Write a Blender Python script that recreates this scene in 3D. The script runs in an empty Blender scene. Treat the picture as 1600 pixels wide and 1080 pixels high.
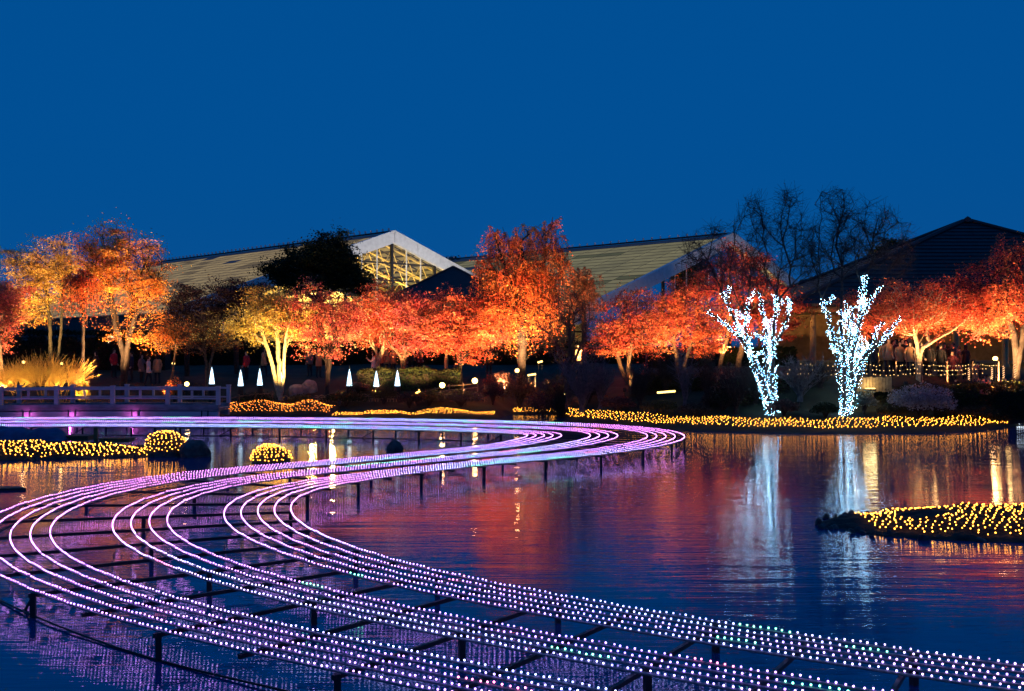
import bpy, math, random
import numpy as np
from mathutils import Vector, Matrix, Euler

R = math.radians
SC = bpy.context.scene
COL = SC.collection

# ------------------------------------------------------------------ camera
FPX, CX, CY, H = 1600.0, 800.0, 540.0, 3.6      # focal length in photo pixels, centre, eye height over the water
cam_d = bpy.data.cameras.new('camera'); cam = bpy.data.objects.new('camera', cam_d); COL.objects.link(cam)
cam_d.sensor_width = 36.0; cam_d.lens = 36.0; cam_d.clip_end = 3000.0; cam_d.clip_start = 0.1
cam.location = (0, 0, H); cam.rotation_euler = (R(90), 0, 0)
SC.camera = cam

# ------------------------------------------------------------------ sky, dusk light, exposure
W = bpy.data.worlds.new('World'); SC.world = W; W.use_nodes = True
wn = W.node_tree; wn.nodes.clear()
sky = wn.nodes.new('ShaderNodeTexSky'); sky.sky_type = 'NISHITA'; sky.sun_disc = False
sky.sun_elevation = R(1.0); sky.sun_rotation = R(200); sky.ozone_density = 6.0; sky.dust_density = 0.2
tint = wn.nodes.new('ShaderNodeMix'); tint.data_type = 'RGBA'; tint.blend_type = 'MIX'
tint.inputs[0].default_value = 0.985
tint.inputs[7].default_value = (0.0, 0.075, 0.285, 1)
bg = wn.nodes.new('ShaderNodeBackground'); bg.inputs[1].default_value = 1.0
wo = wn.nodes.new('ShaderNodeOutputWorld')
wn.links.new(sky.outputs[0], tint.inputs[6]); wn.links.new(tint.outputs[2], bg.inputs[0]); wn.links.new(bg.outputs[0], wo.inputs[0])
sun_d = bpy.data.lights.new('sun', 'SUN'); sun_d.energy = 0.012; sun_d.angle = R(20); sun_d.color = (0.6, 0.75, 1.0)
sun = bpy.data.objects.new('sun', sun_d); COL.objects.link(sun); sun.rotation_euler = (R(60), 0, R(20)); sun.location = (0, 0, 60)
SC.view_settings.view_transform = 'Standard'; SC.view_settings.look = 'None'
SC.view_settings.exposure = 0.0; SC.view_settings.gamma = 1.0; SC.view_settings.use_curve_mapping = False
SC.cycles.use_denoising = True
SC.cycles.max_bounces = 6; SC.cycles.diffuse_bounces = 2; SC.cycles.glossy_bounces = 3; SC.cycles.transparent_max_bounces = 8
SC.cycles.sample_clamp_indirect = 12.0; SC.cycles.use_light_tree = True
SC.cycles.caustics_reflective = False; SC.cycles.caustics_refractive = False

rng = np.random.default_rng(11)
random.seed(11)

# ------------------------------------------------------------------ helpers
def pt(px, py, Y):                      # a point of the place seen at photo pixel px, py and lying Y metres away
    return Vector(((px - CX) * Y / FPX, Y, H - (py - CY) * Y / FPX))
def wx(px, Y): return (px - CX) * Y / FPX
def wz(py, Y): return H - (py - CY) * Y / FPX
def water_y(py): return H * FPX / (py - CY)

def lin(c):
    return tuple(((v / 255) / 12.92 if v / 255 <= 0.04045 else ((v / 255 + 0.055) / 1.055) ** 2.4) for v in c)

def tag(o, label=None, cat=None, group=None, kind=None):
    if label: o['label'] = label
    if cat: o['category'] = cat
    if group: o['group'] = group
    if kind: o['kind'] = kind
    return o
def empty(name, loc=(0, 0, 0), rz=0.0):
    o = bpy.data.objects.new(name, None); COL.objects.link(o)
    o.location = loc; o.rotation_euler = (0, 0, rz); o.empty_display_size = 0.2
    return o
def thing(name, label, cat, loc=(0, 0, 0), rz=0.0, group=None):
    return tag(empty(name, loc, rz), label, cat, group)

def np_mesh(name, V, F, col=None, smooth=False):
    """V (n,3); F list of (m,k) index arrays"""
    V = np.asarray(V, dtype=np.float32)
    if not isinstance(F, list): F = [F]
    F = [np.asarray(f, dtype=np.int32) for f in F if len(f)]
    me = bpy.data.meshes.new(name)
    me.vertices.add(len(V)); me.vertices.foreach_set('co', V.ravel())
    nl = sum(f.size for f in F); npoly = sum(len(f) for f in F)
    me.loops.add(nl); me.polygons.add(npoly)
    me.loops.foreach_set('vertex_index', np.concatenate([f.ravel() for f in F]))
    tot = np.concatenate([np.full(len(f), f.shape[1], dtype=np.int32) for f in F])
    st = np.concatenate([[0], np.cumsum(tot)[:-1]]).astype(np.int32)
    me.polygons.foreach_set('loop_start', st)
    if smooth: me.polygons.foreach_set('use_smooth', np.ones(npoly, dtype=bool))
    me.update(calc_edges=True)
    if col is not None:
        a = me.color_attributes.new('Col', 'FLOAT_COLOR', 'POINT')
        c = np.ones((len(V), 4), dtype=np.float32); c[:, :3] = col
        a.data.foreach_set('color', c.ravel())
    return me
def obj(name, me, mat=None, parent=None, loc=None, world=False):
    o = bpy.data.objects.new(name, me); COL.objects.link(o)
    if mat is not None and len(me.materials) == 0: me.materials.append(mat)
    if parent is not None:
        o.parent = parent
        if world: o.matrix_parent_inverse = inv_chain(parent)
    if loc is not None: o.location = loc
    return o
def inv_chain(p):
    m = Matrix.Identity(4)
    while p is not None:
        m = p.matrix_basis_world() if False else (Matrix.LocRotScale(p.location, p.rotation_euler, p.scale) @ m if p.parent is None else (p.matrix_parent_inverse @ Matrix.LocRotScale(p.location, p.rotation_euler, p.scale)) @ m)
        p = p.parent
    return m.inverted()

class MB:
    def __init__(s): s.v = []; s.f = []
    def add(s, V, F):
        o = len(s.v); s.v += [tuple(p) for p in V]; s.f += [tuple(i + o for i in q) for q in F]
    def box(s, c, d, rz=0.0):
        cx, cy, cz = c; a, b, h = d[0] / 2, d[1] / 2, d[2] / 2; co, si = math.cos(rz), math.sin(rz)
        V = [(cx + x * co - y * si, cy + x * si + y * co, cz + z) for z in (-h, h) for x, y in ((-a, -b), (a, -b), (a, b), (-a, b))]
        s.add(V, [(3, 2, 1, 0), (4, 5, 6, 7), (0, 1, 5, 4), (1, 2, 6, 5), (2, 3, 7, 6), (3, 0, 4, 7)])
    def bar(s, p, q, r0, r1=None, n=6):
        r1 = r0 if r1 is None else r1
        V, F = segs(np.array([p], float), np.array([q], float), np.array([r0]), np.array([r1]), n)
        s.add(V.tolist(), F.tolist()); o = len(s.v) - 2 * n
        s.f.append(tuple(o + i for i in range(n))[::-1]); s.f.append(tuple(o + n + i for i in range(n)))
    def tube(s, P, r, n=6):
        for i in range(len(P) - 1):
            a = r[i] if hasattr(r, '__len__') else r; b = r[i + 1] if hasattr(r, '__len__') else r
            s.bar(P[i], P[i + 1], a, b, n)
    def poly(s, P): s.add(P, [tuple(range(len(P)))])
    def prism(s, P, d):
        n = len(P); d = Vector(d); Q = [Vector(p) + d for p in P]
        s.add([tuple(p) for p in P] + [tuple(q) for q in Q], [tuple(range(n))[::-1], tuple(range(n, 2 * n))] + [(i, (i + 1) % n, n + (i + 1) % n, n + i) for i in range(n)])
    def lathe(s, prof, c=(0, 0, 0), n=12):
        V = []; F = []
        for r, z in prof:
            for k in range(n):
                a = 2 * math.pi * k / n; V.append((c[0] + r * math.cos(a), c[1] + r * math.sin(a), c[2] + z))
        for i in range(len(prof) - 1):
            for k in range(n):
                F.append((i * n + k, i * n + (k + 1) % n, (i + 1) * n + (k + 1) % n, (i + 1) * n + k))
        s.add(V, F)
    def mesh(s, name='mesh', smooth=False):
        me = bpy.data.meshes.new(name); me.from_pydata(s.v, [], s.f); me.update()
        if smooth: me.polygons.foreach_set('use_smooth', [True] * len(me.polygons))
        return me
    def build(s, name, mat, parent=None, smooth=False, loc=None):
        return obj(name, s.mesh(name, smooth), mat, parent, loc)

def segs(P0, P1, R0, R1, n=5):
    """open tapered prisms, vectorised"""
    D = P1 - P0; L = np.linalg.norm(D, axis=1, keepdims=True); L[L == 0] = 1e-6; D = D / L
    up = np.where(np.abs(D[:, 2:3]) > 0.95, np.array([[1.0, 0, 0]]), np.array([[0, 0, 1.0]]))
    A = np.cross(D, up); A /= np.linalg.norm(A, axis=1, keepdims=True); B = np.cross(D, A)
    t = np.arange(n) / n * 2 * math.pi
    ring = A[:, None, :] * np.cos(t)[None, :, None] + B[:, None, :] * np.sin(t)[None, :, None]
    V = np.concatenate([P0[:, None, :] + ring * R0[:, None, None], P1[:, None, :] + ring * R1[:, None, None]], axis=1)
    m = len(P0); k = np.arange(n); k2 = (k + 1) % n
    q = np.stack([k, k2, k2 + n, k + n], axis=1)
    F = (q[None] + (np.arange(m) * 2 * n)[:, None, None]).reshape(-1, 4)
    return V.reshape(-1, 3), F

_phi = (1 + 5 ** 0.5) / 2
ICO_V = np.array([(-1, _phi, 0), (1, _phi, 0), (-1, -_phi, 0), (1, -_phi, 0), (0, -1, _phi), (0, 1, _phi), (0, -1, -_phi), (0, 1, -_phi), (_phi, 0, -1), (_phi, 0, 1), (-_phi, 0, -1), (-_phi, 0, 1)], float)
ICO_V /= np.linalg.norm(ICO_V[0])
ICO_F = np.array([(0, 11, 5), (0, 5, 1), (0, 1, 7), (0, 7, 10), (0, 10, 11), (1, 5, 9), (5, 11, 4), (11, 10, 2), (10, 7, 6), (7, 1, 8), (3, 9, 4), (3, 4, 2), (3, 2, 6), (3, 6, 8), (3, 8, 9), (4, 9, 5), (2, 4, 11), (6, 2, 10), (8, 6, 7), (9, 8, 1)])
OCT_V = np.array([(1, 0, 0), (-1, 0, 0), (0, 1, 0), (0, -1, 0), (0, 0, 1), (0, 0, -1)], float)
OCT_F = np.array([(0, 2, 4), (2, 1, 4), (1, 3, 4), (3, 0, 4), (2, 0, 5), (1, 2, 5), (3, 1, 5), (0, 3, 5)])
def balls(C, r, octa=False):
    BV, BF = (OCT_V, OCT_F) if octa else (ICO_V, ICO_F)
    C = np.asarray(C, float); r = np.broadcast_to(np.asarray(r, float), (len(C),))
    V = (C[:, None, :] + BV[None] * r[:, None, None]).reshape(-1, 3)
    F = (BF[None] + (np.arange(len(C)) * len(BV))[:, None, None]).reshape(-1, 3)
    return V, F, len(BV)

# smooth value noise for shapes
_N = rng.random((64, 64, 64))
def vnoise(P, scale=1.0, seed=0):
    Q = np.asarray(P, float) * scale + seed * 7.31
    I = np.floor(Q).astype(int); f = Q - I; f = f * f * (3 - 2 * f); out = 0
    for dx in (0, 1):
        for dy in (0, 1):
            for dz in (0, 1):
                w = (f[..., 0] if dx else 1 - f[..., 0]) * (f[..., 1] if dy else 1 - f[..., 1]) * (f[..., 2] if dz else 1 - f[..., 2])
                out = out + w * _N[(I[..., 0] + dx) % 64, (I[..., 1] + dy) % 64, (I[..., 2] + dz) % 64]
    return out

# ------------------------------------------------------------------ materials
def mat(name, base=(0.5, 0.5, 0.5), rough=0.7, metal=0.0, noise=None, spec=0.4, bump=None):
    m = bpy.data.materials.new(name); m.use_nodes = True; nt = m.node_tree
    b = nt.nodes['Principled BSDF']; b.inputs['Base Color'].default_value = (*base, 1)
    b.inputs['Roughness'].default_value = rough; b.inputs['Metallic'].default_value = metal
    b.inputs['Specular IOR Level'].default_value = spec
    if noise:
        c2, sc = noise
        tc = nt.nodes.new('ShaderNodeTexCoord'); n = nt.nodes.new('ShaderNodeTexNoise'); n.inputs['Scale'].default_value = sc; n.inputs['Detail'].default_value = 6
        mx = nt.nodes.new('ShaderNodeMix'); mx.data_type = 'RGBA'; mx.inputs[6].default_value = (*base, 1); mx.inputs[7].default_value = (*c2, 1)
        mr = nt.nodes.new('ShaderNodeMapRange'); mr.inputs[1].default_value = 0.35; mr.inputs[2].default_value = 0.65
        nt.links.new(tc.outputs['Object'], n.inputs['Vector']); nt.links.new(n.outputs[0], mr.inputs[0]); nt.links.new(mr.outputs[0], mx.inputs[0]); nt.links.new(mx.outputs[2], b.inputs['Base Color'])
        if bump:
            bp = nt.nodes.new('ShaderNodeBump'); bp.inputs['Strength'].default_value = bump; bp.inputs['Distance'].default_value = 0.05
            nt.links.new(n.outputs[0], bp.inputs['Height']); nt.links.new(bp.outputs[0], b.inputs['Normal'])
    return m
def emit(name, c, s, attr=False, sample=True):
    m = bpy.data.materials.new(name); m.use_nodes = True; nt = m.node_tree; nt.nodes.clear()
    e = nt.nodes.new('ShaderNodeEmission'); e.inputs[0].default_value = (*c, 1); e.inputs[1].default_value = s
    o = nt.nodes.new('ShaderNodeOutputMaterial'); nt.links.new(e.outputs[0], o.inputs[0])
    if attr:
        a = nt.nodes.new('ShaderNodeAttribute'); a.attribute_name = 'Col'; nt.links.new(a.outputs[0], e.inputs[0])
    if not sample: m.cycles.emission_sampling = 'NONE'
    return m
def leaf_mat(name, transl=0.42):
    m = bpy.data.materials.new(name); m.use_nodes = True; nt = m.node_tree; nt.nodes.clear()
    a = nt.nodes.new('ShaderNodeAttribute'); a.attribute_name = 'Col'
    d = nt.nodes.new('ShaderNodeBsdfPrincipled'); d.inputs['Roughness'].default_value = 0.55; d.inputs['Specular IOR Level'].default_value = 0.25
    t = nt.nodes.new('ShaderNodeBsdfTranslucent'); x = nt.nodes.new('ShaderNodeMixShader'); x.inputs[0].default_value = transl
    o = nt.nodes.new('ShaderNodeOutputMaterial')
    nt.links.new(a.outputs[0], d.inputs['Base Color']); nt.links.new(a.outputs[0], t.inputs[0])
    nt.links.new(d.outputs[0], x.inputs[1]); nt.links.new(t.outputs[0], x.inputs[2]); nt.links.new(x.outputs[0], o.inputs[0])
    return m

M = {}
M['leaf'] = leaf_mat('leaf')
M['bark'] = mat('bark', (0.16, 0.10, 0.06), 0.85, noise=((0.07, 0.045, 0.03), 9), bump=0.5)
M['bark_pale'] = mat('bark_pale', (0.50, 0.42, 0.28), 0.8, noise=((0.30, 0.24, 0.15), 8), bump=0.3)
M['bark_dark'] = mat('bark_dark', (0.05, 0.036, 0.03), 0.9, noise=((0.025, 0.018, 0.016), 9), bump=0.5)
M['bark_brown'] = mat('bark_brown', (0.11, 0.075, 0.06), 0.9, noise=((0.06, 0.04, 0.035), 9))
M['bark_grey'] = mat('bark_grey', (0.16, 0.14, 0.15), 0.9, noise=((0.08, 0.07, 0.08), 7))
M['black_metal'] = mat('black_metal', (0.012, 0.012, 0.016), 0.45, 0.4)
M['frame_dark'] = mat('frame_dark', (0.02, 0.02, 0.028), 0.5, 0.3)
M['led_rail'] = mat('led_rail', (0.20, 0.19, 0.22), 0.5)
M['lamp_housing'] = mat('lamp_housing', (0.03, 0.03, 0.03), 0.5, 0.5)
M['rock'] = mat('rock', (0.09, 0.085, 0.085), 0.85, noise=((0.03, 0.03, 0.033), 3), bump=0.8)
M['stone'] = mat('stone', (0.30, 0.28, 0.24), 0.85, noise=((0.15, 0.14, 0.12), 3), bump=0.6)
M['soil'] = mat('soil', (0.035, 0.028, 0.022), 0.95, noise=((0.015, 0.012, 0.01), 5), bump=0.8)
M['white_paint'] = mat('white_paint', (0.72, 0.72, 0.74), 0.55, noise=((0.60, 0.60, 0.62), 2.5))
M['bridge_paint'] = mat('bridge_paint', (0.46, 0.41, 0.46), 0.6, noise=((0.34, 0.30, 0.35), 1.8))
M['wood'] = mat('wood', (0.20, 0.12, 0.07), 0.8, noise=((0.10, 0.06, 0.035), 6))
M['bamboo'] = mat('bamboo', (0.34, 0.24, 0.12), 0.6, noise=((0.22, 0.15, 0.08), 8))
M['roof_tile'] = mat('roof_tile', (0.022, 0.022, 0.032), 0.6, noise=((0.012, 0.012, 0.018), 2))
M['wall_cream'] = mat('wall_cream', (0.55, 0.46, 0.30), 0.8, noise=((0.42, 0.35, 0.22), 1.5))
M['column'] = mat('column', (0.42, 0.26, 0.12), 0.7, noise=((0.30, 0.18, 0.08), 3))
M['green_box'] = mat('green_box', (0.012, 0.07, 0.045), 0.6, noise=((0.008, 0.045, 0.03), 4))
M['blue_tarp'] = mat('blue_tarp', (0.04, 0.07, 0.20), 0.5, noise=((0.02, 0.035, 0.11), 2.2), bump=0.9)
M['wire'] = mat('wire', (0.02, 0.025, 0.015), 0.6)

M['led'] = emit('led', (1, 1, 1), 9.0, attr=True)
M['amber'] = emit('amber', (1.0, 0.36, 0.035), 17.0)
M['amber_red'] = emit('amber_red', (1.0, 0.25, 0.03), 10.0)
M['white_bulb'] = emit('white_bulb', (0.50, 0.83, 1.0), 75.0, attr=True)
M['lamp_lens'] = emit('lamp_lens', (1.0, 0.66, 0.16), 14.0)
M['lamp_lens_soft'] = emit('lamp_lens_soft', (1.0, 0.66, 0.18), 4.5)
M['lamp_lens_orange'] = emit('lamp_lens_orange', (1.0, 0.50, 0.14), 10.0)
M['cone_light'] = emit('cone_light', (0.55, 0.80, 1.0), 3.2)
M['white_rope'] = emit('white_rope', (0.75, 0.88, 1.0), 5.0)
M['warm_string'] = emit('warm_string', (1.0, 0.58, 0.20), 2.4)
M['orange_rope'] = emit('orange_rope', (1.0, 0.50, 0.22), 3.0)
M['lit_window'] = emit('lit_window', (1.0, 0.85, 0.52), 1.6)
M['pink_lamp'] = emit('pink_lamp', (1.0, 0.12, 0.75), 6.0)

# ------------------------------------------------------------------ ground and pond
_sh = [(-2500, 650), (-300, 650), (0, 650), (330, 650), (352, 653), (520, 655), (770, 655), (800, 648), (876, 647.5), (892, 660), (980, 668), (1080, 673), (1200, 676), (1300, 677.5), (1450, 676.5), (1530, 673), (1585, 667), (1610, 657), (1900, 656), (3000, 656)]
_shx = np.array([wx(a, water_y(b)) for a, b in _sh]); _shy = np.array([water_y(b) for a, b in _sh])
def shore(x): return np.interp(x, _shx, _shy)
def ground(x, y):
    x = np.asarray(x, float); y = np.asarray(y, float); s = y - shore(x)
    L = np.interp(s, [-3, -0.6, 0, 0.25, 1.5, 3.5, 5, 7, 10, 16, 40, 200, 700], [-0.9, -0.35, 0.0, 0.10, 0.30, 0.62, 0.98, 1.42, 1.85, 2.2, 2.5, 3.0, 3.3])
    Rr = np.interp(s, [-3, -0.6, 0, 0.25, 1.0, 2.4, 4.0, 4.6, 5.4, 12, 40, 200, 700], [-0.9, -0.35, 0.0, 0.10, 0.24, 0.40, 0.62, 1.75, 2.12, 2.3, 2.5, 3.0, 3.3])
    w = np.clip((x - 10.0) / 5.0, 0, 1); w = w * w * (3 - 2 * w)
    z = L * (1 - w) + Rr * w
    P = np.stack([x, y, 0 * x], -1)
    return z + np.where(s > 0.3, (vnoise(P, 0.55, 3) - 0.5) * 0.16 * np.clip(s, 0, 1) + (vnoise(P, 2.1, 5) - 0.5) * 0.07, 0)
def gz(x, y): return float(ground(np.array([x]), np.array([y]))[0])
def gp(px, Y):
    x = wx(px, Y); return Vector((x, Y, gz(x, Y)))

def build_ground():
    xs = np.unique(np.concatenate([np.linspace(-900, -60, 15), np.arange(-60, -34, 2.0), np.arange(-34, 34, 0.32), np.arange(34, 70, 2.0), np.linspace(70, 900, 15)]))
    ys = np.unique(np.concatenate([np.linspace(-60, 30, 8), np.arange(30, 40, 2), np.arange(40, 64, 0.3), np.arange(64, 80, 1.2), np.linspace(80, 1400, 24)]))
    X, Y = np.meshgrid(xs, ys); Z = ground(X, Y)
    V = np.stack([X.ravel(), Y.ravel(), Z.ravel()], 1); nx = len(xs); ny = len(ys)
    i = (np.arange(ny - 1)[:, None] * nx + np.arange(nx - 1)[None]).ravel()
    F = np.stack([i, i + 1, i + 1 + nx, i + nx], 1)
    m = mat('ground', (0.035, 0.035, 0.018), 0.95, noise=((0.022, 0.018, 0.012), 0.9), bump=0.6)
    o = obj('ground', np_mesh('ground', V, F, smooth=True), m); tag(o, kind='structure')
build_ground()

def water_material():
    m = bpy.data.materials.new('pond_water'); m.use_nodes = True; nt = m.node_tree; b = nt.nodes['Principled BSDF']
    b.inputs['Base Color'].default_value = (0.0, 0.050, 0.18, 1); b.inputs['Roughness'].default_value = 0.035
    b.inputs['IOR'].default_value = 1.70; b.inputs['Specular IOR Level'].default_value = 0.5
    tc = nt.nodes.new('ShaderNodeTexCoord')
    def layer(scale, sx, sy, dist, det):
        mp = nt.nodes.new('ShaderNodeMapping'); mp.inputs['Scale'].default_value = (sx, sy, 1)
        n = nt.nodes.new('ShaderNodeTexNoise'); n.inputs['Scale'].default_value = scale; n.inputs['Detail'].default_value = det; n.inputs['Roughness'].default_value = 0.55
        nt.links.new(tc.outputs['Object'], mp.inputs[0]); nt.links.new(mp.outputs[0], n.inputs['Vector'])
        bp = nt.nodes.new('ShaderNodeBump'); bp.inputs['Strength'].default_value = 1.0; bp.inputs['Distance'].default_value = dist
        nt.links.new(n.outputs[0], bp.inputs['Height']); return bp
    a = layer(6.0, 0.17, 1.5, 0.0100, 3.0); c = layer(1.0, 0.25, 1.5, 0.014, 2.0)
    pn = nt.nodes.new('ShaderNodeTexNoise'); pn.inputs['Scale'].default_value = 0.10; pn.inputs['Detail'].default_value = 2.0; pm = nt.nodes.new('ShaderNodeMapping'); pm.inputs['Scale'].default_value = (0.6, 1.5, 1); pr = nt.nodes.new('ShaderNodeMapRange'); pr.inputs[1].default_value = 0.35; pr.inputs[2].default_value = 0.65; pr.inputs[3].default_value = 0.35; pr.inputs[4].default_value = 1.0
    nt.links.new(tc.outputs['Object'], pm.inputs[0]); nt.links.new(pm.outputs[0], pn.inputs['Vector']); nt.links.new(pn.outputs[0], pr.inputs[0]); nt.links.new(pr.outputs[0], a.inputs['Strength'])
    nt.links.new(c.outputs[0], a.inputs['Normal']); nt.links.new(a.outputs[0], b.inputs['Normal'])
    return m
def build_water():
    V = [(-400, -40, 0), (400, -40, 0), (400, 70, 0), (-400, 70, 0)]
    o = obj('pond_water', np_mesh('pond_water', V, np.array([[0, 1, 2, 3]])), water_material()); tag(o, kind='structure')
build_water()

# ------------------------------------------------------------------ the LED track over the water
TZ = 0.38; HH = H - TZ
def on_track(px, py): Y = HH * FPX / (py - CY); return (wx(px, Y), Y)
S14 = [(1592, 1037), (1470, 1021), (1335, 1002), (1200, 982), (1100, 967), (1000, 951), (900, 934), (800, 916), (720, 900), (657, 887), (612, 876), (550, 854), (510, 840), (482, 829), (462, 817), (450, 805), (445.5, 793), (448, 783), (458, 773), (480, 763), (520, 755), (557, 750), (602, 744), (652, 737), (712, 730), (800, 721), (910, 712.5), (972, 705.5), (1022, 698), (1060, 690), (1077, 682), (1062, 674.5), (1030, 669), (980, 664.5), (930, 662), (880, 660), (780, 657), (700, 655.3), (600, 653.7), (500, 652.6), (400, 652), (300, 651.6), (200, 651.6), (100, 652), (0, 652.5), (-150, 653.5)]
def track_path():
    P = np.array([on_track(*p) for p in S14]); d = P[0] - P[1]; d /= np.linalg.norm(d)
    P = np.vstack([[P[0] + d * 14], [P[0] + d * 7], P])
    pts = []
    for i in range(len(P) - 1):
        p0, p1, p2, p3 = P[max(i - 1, 0)], P[i], P[i + 1], P[min(i + 2, len(P) - 1)]
        n = max(2, int(np.linalg.norm(p2 - p1) / 0.05))
        for t in np.arange(n) / n:
            pts.append(0.5 * ((2 * p1) + (-p0 + p2) * t + (2 * p0 - 5 * p1 + 4 * p2 - p3) * t * t + (-p0 + 3 * p1 - 3 * p2 + p3) * t ** 3))
    pts.append(P[-1]); pts = np.array(pts)
    for it in range(3):
        s = np.concatenate([[0], np.cumsum(np.linalg.norm(np.diff(pts, axis=0), axis=1))])
        u = np.arange(0, s[-1], 0.1); pts = np.stack([np.interp(u, s, pts[:, 0]), np.interp(u, s, pts[:, 1])], 1)
        k = np.exp(-0.5 * (np.arange(-25, 26) / 8.0) ** 2); k /= k.sum()
        pad = np.vstack([2 * pts[0] - pts[25:0:-1], pts, 2 * pts[-1] - pts[-2:-27:-1]])
        pts = np.stack([np.convolve(pad[:, 0], k, 'valid'), np.convolve(pad[:, 1], k, 'valid')], 1)
    return pts
SP = HH * 0.1067; GAP = HH * 0.347
OFF = []
_o = 0.0
for g_, n_ in enumerate((5, 4, 5)):
    for k_ in range(n_):
        OFF.append(_o); _o += SP
    _o += GAP - SP
def build_track():
    P = track_path(); T = np.gradient(P, axis=0); T /= np.linalg.norm(T, axis=1, keepdims=True)
    Nl = np.stack([-T[:, 1], T[:, 0]], 1)
    ang = np.unwrap(np.arctan2(T[:, 1], T[:, 0])); kap = np.abs(np.gradient(ang)) / 0.1
    kk = np.exp(-0.5 * (np.arange(-40, 41) / 16.0) ** 2); kk /= kk.sum(); kap = np.convolve(kap, kk, 'same')
    tip1 = int(np.argmin(np.where(P[:, 1] < 30, P[:, 0], 1e9))); tip2 = int(np.argmax(np.where(P[:, 1] > 32, P[:, 0], -1e9)))
    near = lambda px, py: int(np.argmin(np.linalg.norm(P - np.array(on_track(px, py)), axis=1)))
    WF = np.interp(np.arange(len(P)), [0, near(1000, 951), near(800, 916), near(612, 876), tip1 - 12, tip1 + 12, near(557, 750), near(652, 737), near(800, 721), near(972, 705.5), tip2, near(980, 664.5), len(P)], [0.60, 0.60, 0.61, 0.74, 0.99, 0.99, 0.68, 0.57, 0.62, 0.8, 1.0, 0.93, 0.82])
    kw = np.exp(-0.5 * (np.arange(-60, 61) / 25.0) ** 2); kw /= kw.sum(); WF = np.convolve(np.pad(WF, 60, mode='edge'), kw, 'valid')[:, None]
    root = thing('light_track', 'winding track of purple and white LED strings on dark posts over the pond', 'light track', (0, 0, 0))
    for si, off in enumerate(OFF):
        C = P + Nl * off * WF
        d = np.linalg.norm(np.diff(C, axis=0), axis=1); s = np.concatenate([[0], np.cumsum(d)])
        # rail under the string
        u = np.arange(0, s[-1], 0.3); q = np.stack([np.interp(u, s, C[:, 0]), np.interp(u, s, C[:, 1]), np.full(len(u), TZ - 0.035)], 1)
        V, F = segs(q[:-1], q[1:], np.full(len(q) - 1, 0.017), np.full(len(q) - 1, 0.017), 4)
        rail = obj('light_string', np_mesh('light_string', V, F), M['led_rail'], root)
        u = np.arange(0.03 * (si % 3), s[-1], 0.0845)
        u = u + rng.normal(0, 0.007, len(u))
        q = np.stack([np.interp(u, s, C[:, 0]), np.interp(u, s, C[:, 1]), TZ + rng.normal(0, 0.004, len(u)) - 0.010 * np.sin(u * 2.85 + si) ** 2], 1)
        kq = np.interp(u, s, kap); pin = np.clip((kq - 0.03) / 0.10, 0, 1)
        nz = vnoise(np.stack([u * 0.16, np.full(len(u), si * 0.6), 0 * u], 1), 1.0, 2); n2 = vnoise(np.stack([u * 0.7, np.full(len(u), si * 3.7), 0 * u], 1), 1.0, 4)
        violet = np.array((0.38, 0.22, 1.0)); cyan = np.array((0.26, 0.52, 1.0)); pink = np.array((0.82, 0.26, 0.95)); green = np.array((0.22, 0.95, 0.62)); rose = np.array((1.0, 0.22, 0.55))
        a = np.clip((nz - 0.35) / 0.3, 0, 1)[:, None]; c = violet * (1 - a) + cyan * a
        c = c * (1 - pin[:, None]) + pink * pin[:, None]
        near = np.clip((q[:, 0] - 1.0) / 4.0, 0, 1) * np.clip((20 - q[:, 1]) / 4, 0, 1); c = c * (1 - 0.75 * near[:, None]) + np.array((0.74, 0.34, 0.95)) * 0.75 * near[:, None]
        fl = np.clip((q[:, 1] - 40) / 4, 0, 1) * np.clip((-2 - q[:, 0]) / 8, 0, 1); c = c * (1 - 0.8 * fl[:, None]) + np.array((0.58, 0.24, 1.0)) * 0.8 * fl[:, None]
        gm = (n2 > 0.76) & (pin < 0.5); c[gm] = green
        rm = (n2 < 0.14); c[rm] = rose
        c = c * (rng.uniform(0.65, 1.35, len(c)) * np.where(rng.random(len(c)) < 0.02, 0.12, 1.0))[:, None]
        far = q[:, 1] > 26
        Vn, Fn, kn = balls(q[~far], 0.0108); Vf, Ff, kf = balls(q[far], 0.0115, True)
        Vv = np.vstack([Vn, Vf]); Fv = np.vstack([Fn, Ff + len(Vn)]); cc = np.vstack([np.repeat(c[~far], kn, 0), np.repeat(c[far], kf, 0)])
        b = obj('bulbs', np_mesh('bulbs', Vv, Fv, cc), M['led'], rail); tag(b, kind='stuff')
    # cross bars, posts
    W_ = OFF[-1]
    mb = MB(); mb.box((0, 0, 0), (1, 0.045, 0.05)); bar_me = mb.mesh('cross_bar'); bar_me.materials.append(M['frame_dark'])
    mb = MB(); mb.box((0, 0, -0.5), (0.07, 0.07, 1)); post_me = mb.mesh('post'); post_me.materials.append(M['frame_dark'])
    step = 11; k = 0
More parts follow.
